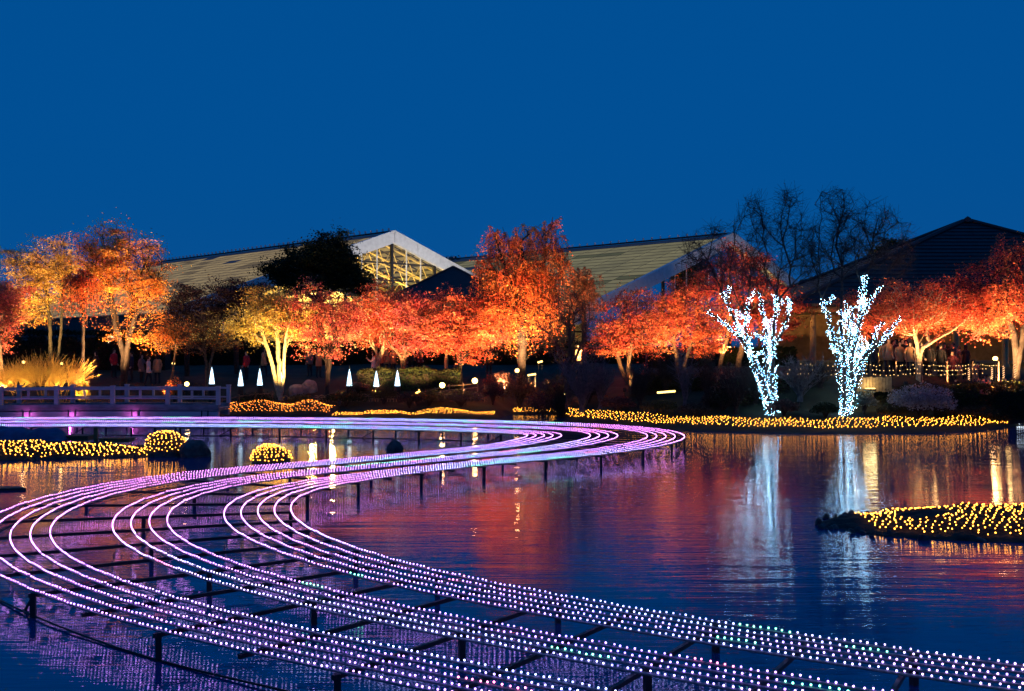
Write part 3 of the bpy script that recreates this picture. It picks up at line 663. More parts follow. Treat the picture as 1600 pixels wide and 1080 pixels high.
TREES = []
def make_tree(name, label, cat, base_px, Y, stems, ells, pal, nleaf, lsize=0.13, natt=220, r_base=0.16, r_tip=0.014, bark='bark', weep=0.0, spread=0.30, group=None, seed=0, bow=0.12, twigs=0, shell=0.45, ntube=5, jitc=0.22, thick=0.0, nstr=300, wide=1.0):
    rg = np.random.default_rng(seed + 100)
    B = gp(base_px, Y); B = np.array(B)
    trunks = []
    lsize *= 0.88; nleaf = int(nleaf * 1.85); spread = spread * 1.25
    for st in stems:
        T = [B + np.array((rg.normal(0, 0.06) if len(stems) > 1 else 0, rg.normal(0, 0.10) if len(stems) > 1 else 0, -0.08))]
        n = 10; xs = [base_px if len(stems) == 1 else st[0][0]] ; full = [(T[0][0], T[0][2])] + [(wx(a, Y), wz(b, Y)) for a, b in st]
        yo = rg.normal(0, 0.25)
        F = np.array(full); L = np.concatenate([[0], np.cumsum(np.linalg.norm(np.diff(F, axis=0), axis=1))]); u = np.linspace(0, L[-1], max(6, int(L[-1] / 0.3)))[1:]
        for q in u:
            T.append(np.array((np.interp(q, L, F[:, 0]) + rg.normal(0, 0.015), B[1] + yo * q / L[-1] * 2 + rg.normal(0, 0.015), np.interp(q, L, F[:, 1]))))
        trunks.append(T)
    if wide != 1.0: ells = [(e[0], e[1] + (wide - 1) * 18, e[2] * wide, e[3] * (1 + (wide - 1) * 0.6)) + tuple(e[4:]) for e in ells]
    A = ell_pts(ells, Y, natt, rg, shell)
    cen = A.mean(0); dv = A - cen; dn = dv / np.maximum(np.linalg.norm(dv, axis=1, keepdims=True), 1e-3)
    if nleaf and not weep: A = cen + dv * (0.72 + 0.62 * vnoise(dn, 2.3, seed % 17))[:, None]
    P, par, term, ntr = grow(trunks, A, rg, bow, wob=0.4 if not nleaf else 1.0, turn=0.9 if not nleaf else 0.55)
    if twigs:
        A2 = ell_pts(ells, Y, twigs, rg, 0.7)
        # fine twigs hung on what has grown
        cap = len(P); n0 = len(P); newP = []; newpar = []
        for a in A2:
            d = np.linalg.norm(P[ntr:n0] - a, axis=1); j = ntr + rg.choice(np.argpartition(d, 9)[:9]); p = P[j]
            dd = a - p; L = np.linalg.norm(dd)
            Lm = rg.uniform(0.5, 1.3)
            if L > Lm: dd = dd / L * Lm
            up = np.array((0, 0, 0.10 * min(L, 1.6))); k0 = n0 + len(newP)
            newP += [p + dd * 0.5 + up * 0.6 + rg.normal(0, 0.02, 3), p + dd + up * 1.6 + rg.normal(0, 0.02, 3)]; newpar += [j, k0]
        P = np.vstack([P, np.array(newP)]); par = np.concatenate([par, np.array(newpar, int)])
    rad = radii(P, par, r_tip, r_base)
    if thick:
        o_ = 0
        for T in trunks:
            k_ = len(T); rad[o_:o_ + k_] = np.maximum(rad[o_:o_ + k_], thick * np.linspace(1.0, 0.30, k_)); o_ += k_
    root = thing(name, label, cat, tuple(B), 0, group)
    me = branch_mesh('trunk', P, par, rad, B, 7, r_base * 0.34, 9); 
    if len(me.polygons): obj('trunk', me, M[bark], root)
    obj('branches', branch_mesh('branches', P, par, rad, B, ntube if ntube < 5 else 4, 0, r_base * 0.34), M[bark], root)
    if weep > 0:
        # hanging strands from the outer nodes
        thin = np.nonzero(rad < r_base * 0.25)[0]; thin = thin[thin >= ntr]
        src = P[rg.choice(thin, min(nstr, len(thin) * 3))]
        Ls = rg.uniform(0.3, 1.0, len(src)) * weep; drift = rg.normal(0, 0.24, (len(src), 2))
        t = np.linspace(0, 1, 7)
        S = np.stack([src[:, 0:1] + drift[:, 0:1] * t * Ls[:, None] * 1.2, src[:, 1:2] + drift[:, 1:2] * t * Ls[:, None] * 1.2, src[:, 2:3] + 0.12 * np.sin(t * math.pi) - (t ** 1.4) * Ls[:, None]], -1)
        p0 = S[:, :-1].reshape(-1, 3) - B; p1 = S[:, 1:].reshape(-1, 3) - B
        V, F = segs(p0, p1, np.full(len(p0), 0.008), np.full(len(p0), 0.007), 3); obj('hanging_twigs', np_mesh('hanging_twigs', V, F), M[bark], root)
        i = rg.integers(0, len(S), nleaf); u = rg.random(nleaf); k = np.minimum((u * 6).astype(int), 5); f = (u * 6 - k)[:, None]
        C = S[i, k] * (1 - f) + S[i, k + 1] * f + rg.normal(0, 0.055, (nleaf, 3))
    elif nleaf:
        thin = np.nonzero(rad < r_tip * 2.6)[0]; thin = thin[thin >= ntr]
        # clump: leaves gather on a subset of twigs so that gaps remain
        cl = np.concatenate([term, rg.choice(thin, max(10, int(len(term) * 0.7)))]); wgt = (0.25 + 1.5 * np.clip(vnoise(P[cl], 1.1, seed % 13) - 0.25, 0, 1)) * rg.lognormal(0, 0.75, len(cl)); wgt /= wgt.sum()
        ci = rg.choice(len(cl), nleaf, p=wgt); ax = rg.normal(size=(len(cl), 3)) * np.array((1, 1, 0.35)); ax /= np.linalg.norm(ax, axis=1, keepdims=True)
        C = P[cl[ci]] + rg.normal(0, spread * 0.46, (nleaf, 3)) * np.array((1, 1, 0.45)) + ax[ci] * rg.normal(0, spread * 1.05, (nleaf, 1))
        tone = rg.uniform(0.5, 1.4, len(cl))[ci]
    if nleaf:
        cc_ = pick_cols(pal, C, rg, jit=jitc)
        if not weep: cc_ = np.clip(cc_ * tone[:, None], 0, 0.95)
        obj('crown', leaves_mesh('crown', C, B, lsize, cc_, rg, droop=0.5 if weep else 0.1), M['leaf'], root)
    TREES.append(root)
    return root, trunks, par, rad, B

GLOW = 'floodlit autumn trees on the far bank'
def trees():
    t = make_tree
    # ---- left
    t('maple_tree', 'pinkish red maple at the far left edge, lower than its golden neighbour', 'tree', 4, 56, [[(2, 540), (-4, 500)]], [(-14, 500, 50, 38), (14, 478, 30, 28), (-20, 465, 40, 30)], PINK, 7000, group=GLOW, seed=1)
    t('golden_tree', 'olive gold tree at the left with a thin trunk, behind the big orange tree', 'tree', 78, 60, [[(78, 555), (74, 500), (66, 440)], [(92, 552), (96, 470), (92, 410)]], [(62, 430, 42, 52), (100, 420, 30, 48), (40, 470, 34, 30), (85, 385, 28, 16), (30, 410, 22, 24)], GOLD, 11000, lsize=0.11, group=GLOW, seed=2, r_base=0.11, natt=420, bark='bark_dark', wide=1.12)
    t('orange_tree', 'tallest orange gold tree on the left with several dark rising limbs', 'tree', 192, 57, [[(191, 550), (176, 500), (166, 430)], [(195, 550), (198, 490), (212, 440)], [(199, 545), (212, 495), (238, 455)], [(189, 545), (180, 495), (150, 450)]], [(180, 400, 58, 44), (212, 440, 48, 48), (240, 470, 26, 36), (150, 420, 38, 46), (168, 374, 40, 22), (228, 400, 26, 26), (200, 505, 40, 18)], [(0.66, 0.17, 0.04), (0.78, 0.32, 0.06), (0.80, 0.44, 0.09), (0.66, 0.22, 0.05)], 12500, lsize=0.11, group=GLOW, seed=3, r_base=0.15, natt=480, bark='bark_dark', wide=1.10)
    t('weeping_tree', 'small weeping tree with hanging red orange twigs between the golden and the big orange tree', 'tree', 128, 55, [[(128, 540), (127, 470), (128, 432)]], [(128, 438, 30, 18)], SCARLET, 1700, group=GLOW, seed=4, r_base=0.09, natt=70, weep=2.2, bark='bark_dark')
    t('dusky_tree', 'dark purple leafed tree right of the big orange tree, unlit', 'tree', 292, 62, [[(292, 540), (292, 490)]], [(292, 478, 30, 30), (275, 500, 28, 30), (310, 505, 26, 26)], DUSKY, 5000, seed=5, bark='bark_dark', group='unlit dark trees')
    t('dusky_tree', 'dark spreading tree with ragged top below the left greenhouse roof', 'tree', 370, 63, [[(368, 540), (368, 470)]], [(368, 462, 42, 24), (345, 480, 38, 30), (400, 470, 34, 30), (340, 450, 24, 10)], DUSKY, 7000, seed=6, bark='bark_dark', group='unlit dark trees')
    t('bare_tree', 'brown leafless twiggy tree between the dark trees and the yellow tree', 'tree', 322, 57, [[(322, 560), (316, 520)], [(330, 560), (344, 520)]], [(318, 520, 44, 36), (350, 530, 30, 30), (290, 530, 28, 24)], ORANGE, 500, lsize=0.09, seed=7, natt=200, twigs=700, r_base=0.08, bark='bark', group='leafless twiggy trees')
    t('small_tree', 'small twiggy tree with sparse orange leaves right of the big orange tree', 'tree', 262, 55, [[(262, 560), (264, 530)]], [(264, 522, 26, 30), (250, 530, 20, 20), (284, 520, 18, 22)], ORANGE, 1500, lsize=0.10, seed=8, natt=120, twigs=260, r_base=0.06, group=GLOW)
    # ---- yellow tree with pale trunks
    t('yellow_tree', 'yellow leafed tree on four slender pale trunks', 'tree', 438, 54.5, [[(432, 604), (426, 570), (414, 535), (404, 500)], [(437, 604), (435, 560), (432, 520), (432, 490)], [(443, 604), (446, 570), (450, 530), (458, 500)], [(436, 604), (438, 580), (452, 545), (462, 520)]], [(420, 495, 40, 30), (452, 500, 34, 34), (388, 505, 34, 26), (410, 470, 34, 18), (450, 475, 26, 22), (372, 512, 18, 14)], YELLOW, 9000, lsize=0.11, group=GLOW, seed=9, r_base=0.12, bark='bark_pale', natt=320, spread=0.26)
    # ---- middle reds
    t('red_tree', 'dark stemmed red tree just right of the yellow tree', 'tree', 510, 54.5, [[(510, 585), (508, 555), (496, 520)], [(512, 585), (514, 550), (530, 515)]], [(500, 490, 42, 38), (530, 510, 34, 36), (476, 510, 26, 34), (500, 455, 30, 18), (540, 480, 22, 22)], PINK, 9500, lsize=0.11, group=GLOW, seed=10, r_base=0.13, bark='bark_dark', natt=340, spread=0.30, wide=1.2)
    t('red_tree', 'orange pink tree whose forked pale trunk stands among the visitors', 'tree', 590, 58, [[(591, 575), (590, 555), (580, 530)], [(591, 565), (600, 545), (606, 520)]], [(588, 490, 46, 42), (612, 510, 36, 36), (562, 500, 32, 36), (590, 460, 34, 18)], RED, 9500, group=GLOW, seed=11, r_base=0.12, bark='bark_pale', natt=300, wide=1.2)
    t('red_tree', 'spreading orange red tree with a leaning trunk left of the two ground lamps', 'tree', 628, 57, [[(628, 570), (626, 555), (612, 540), (600, 525)], [(629, 570), (634, 545), (650, 520)]], [(650, 505, 46, 40), (676, 520, 36, 30), (630, 480, 34, 26), (664, 478, 30, 20)], PINK, 9500, group=GLOW, seed=12, r_base=0.16, bark='bark', natt=300, wide=1.2)
    t('red_tree', 'broad orange red tree above the two bright ground lamps', 'tree', 718, 57, [[(717, 580), (718, 555), (712, 520)], [(719, 575), (728, 550), (742, 520)]], [(718, 505, 48, 40), (748, 520, 36, 36), (690, 515, 34, 30), (720, 470, 34, 22)], RED, 10500, group=GLOW, seed=13, r_base=0.14, bark='bark_dark', natt=320, wide=1.2)
    t('weeping_tree', 'tall weeping scarlet tree rising above all the others in the middle', 'tree', 815, 57, [[(815, 560), (818, 500), (822, 430), (812, 380), (845, 352)], [(815, 555), (812, 480), (790, 420), (778, 385)], [(816, 555), (826, 470), (850, 410), (862, 375)]], [(815, 372, 46, 24), (782, 372, 30, 24), (858, 356, 26, 24), (815, 425, 66, 42), (790, 480, 50, 36), (845, 470, 44, 40), (765, 425, 26, 34), (868, 400, 22, 30), (760, 480, 26, 30)], SCARLET, 21000, lsize=0.12, group=GLOW, seed=14, r_base=0.24, bark='bark_dark', natt=460, weep=2.3, nstr=1500)
    t('weeping_tree', 'smaller dull weeping tree right of the tall scarlet one', 'tree', 912, 60, [[(912, 560), (912, 470), (910, 430)]], [(912, 432, 28, 16), (905, 455, 30, 20)], [(0.30, 0.08, 0.05), (0.42, 0.14, 0.07), (0.35, 0.10, 0.05)], 3500, lsize=0.10, group=GLOW, seed=15, r_base=0.11, natt=110, weep=1.6)
    t('bare_tree', 'dark leafless fan shaped tree standing before the scarlet weeping tree', 'tree', 888, 50.5, [[(884, 600), (876, 560), (860, 510)], [(888, 600), (890, 550), (890, 490)], [(892, 600), (900, 560), (922, 500)], [(895, 600), (910, 580), (940, 530)]], [(890, 490, 46, 46), (860, 520, 34, 44), (925, 510, 30, 44), (890, 545, 50, 40)], [(0.20, 0.06, 0.03), (0.3, 0.1, 0.05)], 600, lsize=0.08, seed=16, natt=240, twigs=1100, r_base=0.09, r_tip=0.006, bark='bark_brown', group='leafless twiggy trees')
    t('red_tree', 'dull red tree with a forked trunk right of the bare fan shaped tree', 'tree', 982, 53, [[(982, 600), (981, 570), (984, 540), (990, 505)], [(981, 598), (970, 575), (962, 545), (955, 510)]], [(985, 500, 44, 46), (955, 520, 26, 40), (1015, 510, 32, 40), (985, 460, 34, 20)], RED, 9000, lsize=0.11, group=GLOW, seed=17, r_base=0.11, bark='bark', natt=320, wide=1.2)
    t('red_tree', 'rusty red tree between the forked one and the left lit tree', 'tree', 1062, 55, [[(1060, 600), (1058, 560), (1050, 520)], [(1064, 600), (1072, 560), (1090, 510)]], [(1062, 495, 46, 44), (1030, 510, 26, 36), (1095, 510, 36, 42), (1060, 455, 34, 18)], RED, 10000, lsize=0.11, group=GLOW, seed=18, r_base=0.11, bark='bark', natt=320, wide=1.2)
    t('red_tree', 'large dull red tree behind the left lit tree, before the right greenhouse gable', 'tree', 1148, 60, [[(1120, 600), (1124, 570), (1134, 530), (1140, 480)], [(1150, 600), (1156, 560), (1176, 500)]], [(1145, 440, 58, 46), (1100, 470, 46, 40), (1195, 480, 50, 50), (1145, 500, 60, 34), (1160, 405, 36, 20), (1228, 500, 22, 26)], [(0.30, 0.03, 0.03), (0.48, 0.07, 0.04), (0.60, 0.13, 0.06), (0.34, 0.04, 0.05)], 15000, group=GLOW, seed=19, r_base=0.18, bark='bark', natt=440, wide=1.2)
    # ---- right
    t('red_tree', 'orange red tree with a crooked pale trunk in front of the crowd on the right', 'tree', 1436, 48.0, [[(1436, 575), (1434, 545), (1430, 525), (1434, 500)], [(1436, 560), (1437, 545), (1462, 530), (1486, 516), (1510, 498)], [(1436, 550), (1450, 530), (1470, 505)]], [(1432, 490, 42, 34), (1470, 480, 46, 36), (1405, 500, 28, 24), (1510, 490, 34, 30), (1450, 455, 42, 22), (1400, 460, 20, 16)], RED, 9500, lsize=0.10, group=GLOW, seed=20, r_base=0.10, bark='bark_pale', natt=360, wide=1.2)
    t('red_tree', 'fiery orange red tree at the right edge with upright branch tips', 'tree', 1585, 48.2, [[(1590, 560), (1586, 520), (1570, 470)], [(1592, 555), (1600, 500), (1606, 450)]], [(1560, 470, 50, 42), (1610, 450, 40, 50), (1525, 470, 30, 22), (1580, 410, 30, 28), (1572, 388, 12, 24), (1540, 420, 30, 22), (1512, 440, 26, 18), (1610, 395, 26, 24)], RED, 10500, lsize=0.11, group=GLOW, seed=21, r_base=0.16, bark='bark_dark', natt=420, wide=1.2)
    t('red_tree', 'low dark red tree crown behind the right lit tree under the pavilion roof', 'tree', 1372, 52, [[(1372, 570), (1370, 530)]], [(1370, 500, 36, 30), (1340, 480, 26, 24), (1395, 480, 28, 30)], RED, 6000, lsize=0.10, group=GLOW, seed=22, r_base=0.10, bark='bark_dark', natt=220, wide=1.2)
    # ---- evergreens
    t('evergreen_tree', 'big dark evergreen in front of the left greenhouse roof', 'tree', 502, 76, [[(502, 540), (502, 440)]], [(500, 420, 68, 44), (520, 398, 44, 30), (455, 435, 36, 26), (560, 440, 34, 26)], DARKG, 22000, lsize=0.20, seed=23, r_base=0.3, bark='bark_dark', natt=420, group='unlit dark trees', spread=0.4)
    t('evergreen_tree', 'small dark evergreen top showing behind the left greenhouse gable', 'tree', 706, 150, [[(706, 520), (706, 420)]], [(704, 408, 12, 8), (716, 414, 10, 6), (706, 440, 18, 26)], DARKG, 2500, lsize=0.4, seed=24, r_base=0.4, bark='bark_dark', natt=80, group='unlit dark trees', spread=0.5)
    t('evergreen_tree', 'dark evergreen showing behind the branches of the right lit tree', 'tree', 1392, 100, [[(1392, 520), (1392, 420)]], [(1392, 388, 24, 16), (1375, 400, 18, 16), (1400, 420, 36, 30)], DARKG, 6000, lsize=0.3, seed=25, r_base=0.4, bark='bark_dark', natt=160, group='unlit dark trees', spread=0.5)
    # ---- yellow vase shrubs behind the bridge
trees()

# ------------------------------------------------------------------ the two trees wrapped in white bulbs
def lit_tree(label, label2, base_px, Y, stems, ells, seed, nb):
    root, trunks, par, rad, B = make_tree('bare_tree', label, 'tree', base_px, Y, stems, ells, None, 0, natt=260, twigs=4200, r_base=0.055, r_tip=0.0042, thick=0.11, bark='bark_brown', seed=seed, group='trees wrapped in white bulbs', bow=0.05, shell=0.7)
    rg = np.random.default_rng(seed)
    # bulbs wind up the drawn stems
    pts = []; nrm = []
    lens = []
    S = []
    for st in stems:
        S.append(trunks[len(S)])
    tot = 0; res = []
    for pl in S:
        for i in range(len(pl) - 1): tot += np.linalg.norm(pl[i + 1] - pl[i])
    for pl, st in zip(S, stems):
        L = [np.linalg.norm(pl[i + 1] - pl[i]) for i in range(len(pl) - 1)]; cum = np.concatenate([[0], np.cumsum(L)]); n = int(nb * cum[-1] / tot)
        u = np.sort(rg.random(n)) * cum[-1]; A = np.stack([np.interp(u, cum, [p[k] for p in pl]) for k in range(3)], 1)
        rr = np.interp(u / cum[-1], [0, 0.5, 1.0], [0.23, 0.14, 0.05]); a = u * 9 + rg.uniform(0, 6.28, n)
        A += np.stack([np.cos(a) * rr, np.sin(a) * rr, rg.normal(0, 0.03, n)], 1) + rg.normal(0, 0.04, (n, 3)); res.append(A)
    for T in trunks:
        T = np.array(T); k0 = int(len(T) * 0.45)
        for q_ in range(4):
            b0 = T[rg.integers(k0, len(T) - 1)]; d0 = np.array((rg.normal(0, 0.5), rg.normal(0, 0.4), rg.uniform(0.4, 1.0))); d0 *= rg.uniform(0.4, 0.8) / np.linalg.norm(d0); n = 34
            u = np.sort(rg.random(n))[:, None]; res.append(b0 + d0 * u + rg.normal(0, 0.055, (n, 3)))
    Q = np.vstack(res); r2 = thing('string_lights', label2, 'string lights', tuple(B), 0, 'white bulbs wound round the trees')
    c = np.array([(0.24, 0.58, 0.95), (0.42, 0.76, 1.0), (0.80, 0.92, 0.85), (0.13, 0.36, 0.62)])[rg.choice(4, len(Q), p=[0.45, 0.3, 0.1, 0.15])] * rg.uniform(0.25, 1.3, len(Q))[:, None]
    V, F, k = balls(Q - B, rg.uniform(0.0065, 0.0120, len(Q)), True)
    tag(obj('bulbs', np_mesh('bulbs', V, F, np.repeat(c, k, 0)), M['white_bulb'], r2), kind='stuff')
    w0 = []; w1 = []
    for A in res: w0.append(A[:-1]); w1.append(A[1:])
    w0 = np.vstack(w0) - B; w1 = np.vstack(w1) - B; V, F = segs(w0, w1, np.full(len(w0), 0.006), np.full(len(w0), 0.006), 3)
    obj('cable', np_mesh('cable', V, F), M['wire'], r2)
lit_tree('bare tree with leaning forked trunk wrapped in white bulbs, left one of the pair', 'white bulbs wound round the forked trunk of the left lit tree', 1207, 45.5,
         [[(1200, 625), (1186, 585), (1160, 535), (1128, 505), (1102, 488)], [(1160, 535), (1152, 505), (1140, 480), (1128, 455)], [(1205, 620), (1204, 560), (1206, 510), (1202, 480), (1198, 452)], [(1206, 560), (1205, 540), (1222, 520), (1232, 495), (1240, 472)], [(1180, 570), (1170, 540), (1164, 500), (1172, 468)], [(1206, 560), (1209, 500), (1212, 462)]] if False else
         [[(1200, 625), (1186, 585), (1160, 535), (1128, 505), (1102, 488)], [(1199, 625), (1184, 580), (1162, 530), (1142, 482), (1130, 456)], [(1206, 620), (1204, 560), (1206, 510), (1198, 452)], [(1206, 620), (1205, 548), (1226, 515), (1240, 472)], [(1200, 625), (1182, 575), (1166, 510), (1174, 465)], [(1207, 610), (1206, 540), (1212, 462)]],
         [(1170, 420, 90, 66), (1240, 370, 44, 80), (1190, 350, 48, 60), (1105, 410, 56, 56), (1080, 400, 30, 40), (1230, 310, 26, 34), (1180, 320, 16, 26), (1120, 360, 34, 24), (1265, 420, 40, 50)], 51, 1500)
lit_tree('bare tree with upright trunk wrapped in white bulbs, right one of the pair', 'white bulbs wound round the upright trunk of the right lit tree', 1320, 45.3,
         [[(1321, 620), (1312, 570), (1304, 530), (1296, 500), (1285, 466)], [(1318, 620), (1316, 560), (1309, 520), (1308, 482)], [(1325, 620), (1328, 560), (1330, 510), (1336, 478)], [(1325, 620), (1331, 550), (1342, 500), (1362, 462), (1374, 448)], [(1328, 612), (1334, 545), (1322, 468)], [(1327, 620), (1334, 585), (1352, 552), (1378, 530), (1404, 496)], [(1352, 552), (1368, 535), (1366, 520), (1380, 504)], [(1330, 600), (1333, 540), (1350, 470), (1356, 428)]],
         [(1320, 390, 70, 60), (1315, 340, 48, 50), (1370, 370, 50, 50), (1300, 310, 26, 24), (1385, 335, 22, 28), (1400, 410, 40, 40), (1270, 400, 40, 50), (1420, 380, 22, 36)], 62, 1800)

# ------------------------------------------------------------------ shrubs, hedges, saplings, rocks on the bank
def shrub(name, label, px, py, rx, ry, Y, pal, n, size=0.09, seed=0, cat='shrub', group=None, core=True, stems=True):
    rg = np.random.default_rng(seed + 500); x = wx(px, Y); zc = wz(py, Y); b = gz(x, Y); k = Y / FPX
    root = thing(name, label, cat, (x, Y, b), 0, group); B = np.array((x, Y, b))
    D = rg.normal(size=(n, 3)); D /= np.linalg.norm(D, axis=1, keepdims=True); D[:, 2] = np.where(D[:, 2] < -0.2, -D[:, 2] * 0.6, D[:, 2])
    rr = rg.random(n) ** 0.33 * (0.72 + 0.5 * vnoise(D, 2.6, seed))
    hgt = max(0.15, zc + ry * k - b)
    C = np.stack([x + D[:, 0] * rr * rx * k, Y + D[:, 1] * rr * rx * k * 0.8, b + hgt * 0.42 + D[:, 2] * rr * hgt * 0.58], 1)
    C[:, 2] = np.maximum(C[:, 2], b + 0.03)
    obj('foliage', leaves_mesh('foliage', C, B, size, pick_cols(pal, C, rg), rg), M['leaf'], root)
    m = MB()
    for i in range(9):
        a = rg.uniform(0, 6.28); q = rg.uniform(0.3, 0.8)
        m.tube([(0, 0, -0.05), (math.cos(a) * rx * k * q * 0.4, math.sin(a) * rx * k * q * 0.4, hgt * 0.4), (math.cos(a) * rx * k * q * 0.8, math.sin(a) * rx * k * q * 0.7, hgt * 0.8)], [0.03, 0.02, 0.008], 4)
    m.build('stems', M['bark_dark'], root)
    return root
def box_hedge(label, pxa, pxb, Y, zt_py, depth, pal, n, seed, size=0.10, zlow=None):
    rg = np.random.default_rng(seed); xa, xb = wx(pxa, Y), wx(pxb, Y); zt = wz(zt_py, Y); b = gz((xa + xb) / 2, Y) if zlow is None else zlow
    root = thing('hedge', label, 'hedge', ((xa + xb) / 2, Y, b), 0, 'hedges on the far bank'); B = np.array(root.location)
    h = zt - b; L = xb - xa
    mb = MB()
    nseg = max(4, int(L / 0.5))
    for i in range(nseg):
        a = -L / 2 + L * i / nseg; hh = h * (0.80 + 0.10 * math.sin(i * 1.7 + seed)); mb.box((a + L / nseg / 2, 0, hh / 2 - 0.1), (L / nseg * 1.02, depth * 0.72 + 0.02 * (i % 3), hh + 0.2))
    mb.build('inner_twigs', M['bark_dark'], root)
    U = rg.random((n, 3)); face = rg.random(n)
    X = xa + U[:, 0] * L; Yy = np.where(face < 0.55, Y - depth * 0.5 + rg.normal(0, 0.07, n), Y + (U[:, 1] - 0.5) * depth); Z = np.where(face < 0.55, b + U[:, 2] * h, b + h + rg.normal(0, 0.06, n))
    Z = Z + 0.14 * (vnoise(np.stack([X, Yy, 0 * X], -1), 1.3, seed % 9) - 0.5) * (Z - b) / max(h, 0.1) * 2
    C = np.stack([X, Yy, Z], 1); obj('foliage', leaves_mesh('foliage', C, B, size, pick_cols(pal, C, rg), rg), M['leaf'], root)
    return root
def whip(label, px, Y, top_py, n, spread, seed, m='bark_grey', leaf=0):
    """leafless shrub of thin upright stems"""
    rg = np.random.default_rng(seed); B = gp(px, Y); root = thing('leafless_shrub', label, 'shrub', tuple(B), 0, 'leafless upright shrubs on the near bank'); h = wz(top_py, Y) - B.z
    P0 = []; P1 = []; R0 = []; R1 = []
    for i in range(n):
        a = rg.uniform(0, 6.28); s = rg.uniform(0.2, 1.0) * spread; hh = h * rg.uniform(0.6, 1.0); p = np.array((math.cos(a) * 0.12, math.sin(a) * 0.12, -0.05)); r = rg.uniform(0.014, 0.028)
        k = 6; d = np.array((math.cos(a) * s, math.sin(a) * s, hh))
        for q in range(k):
            t1 = (q + 1) / k; nx = np.array((d[0] * t1 ** 1.5, d[1] * t1 ** 1.5, d[2] * t1)) + rg.normal(0, 0.025, 3)
            P0.append(p); P1.append(nx); R0.append(r * (1 - 0.75 * q / k)); R1.append(r * (1 - 0.75 * (q + 1) / k))
            if q >= 2:
                for z in range(3):
                    e = nx + np.array((rg.normal(0, 0.22), rg.normal(0, 0.22), rg.uniform(0.1, 0.45))) * (h / 2.5) ** 0.5; P0.append(nx); P1.append(e); R0.append(0.008); R1.append(0.005)
            p = nx
    V, F = segs(np.array(P0), np.array(P1), np.array(R0), np.array(R1), 4); obj('stems', np_mesh('stems', V, F), M[m], root)
    return root

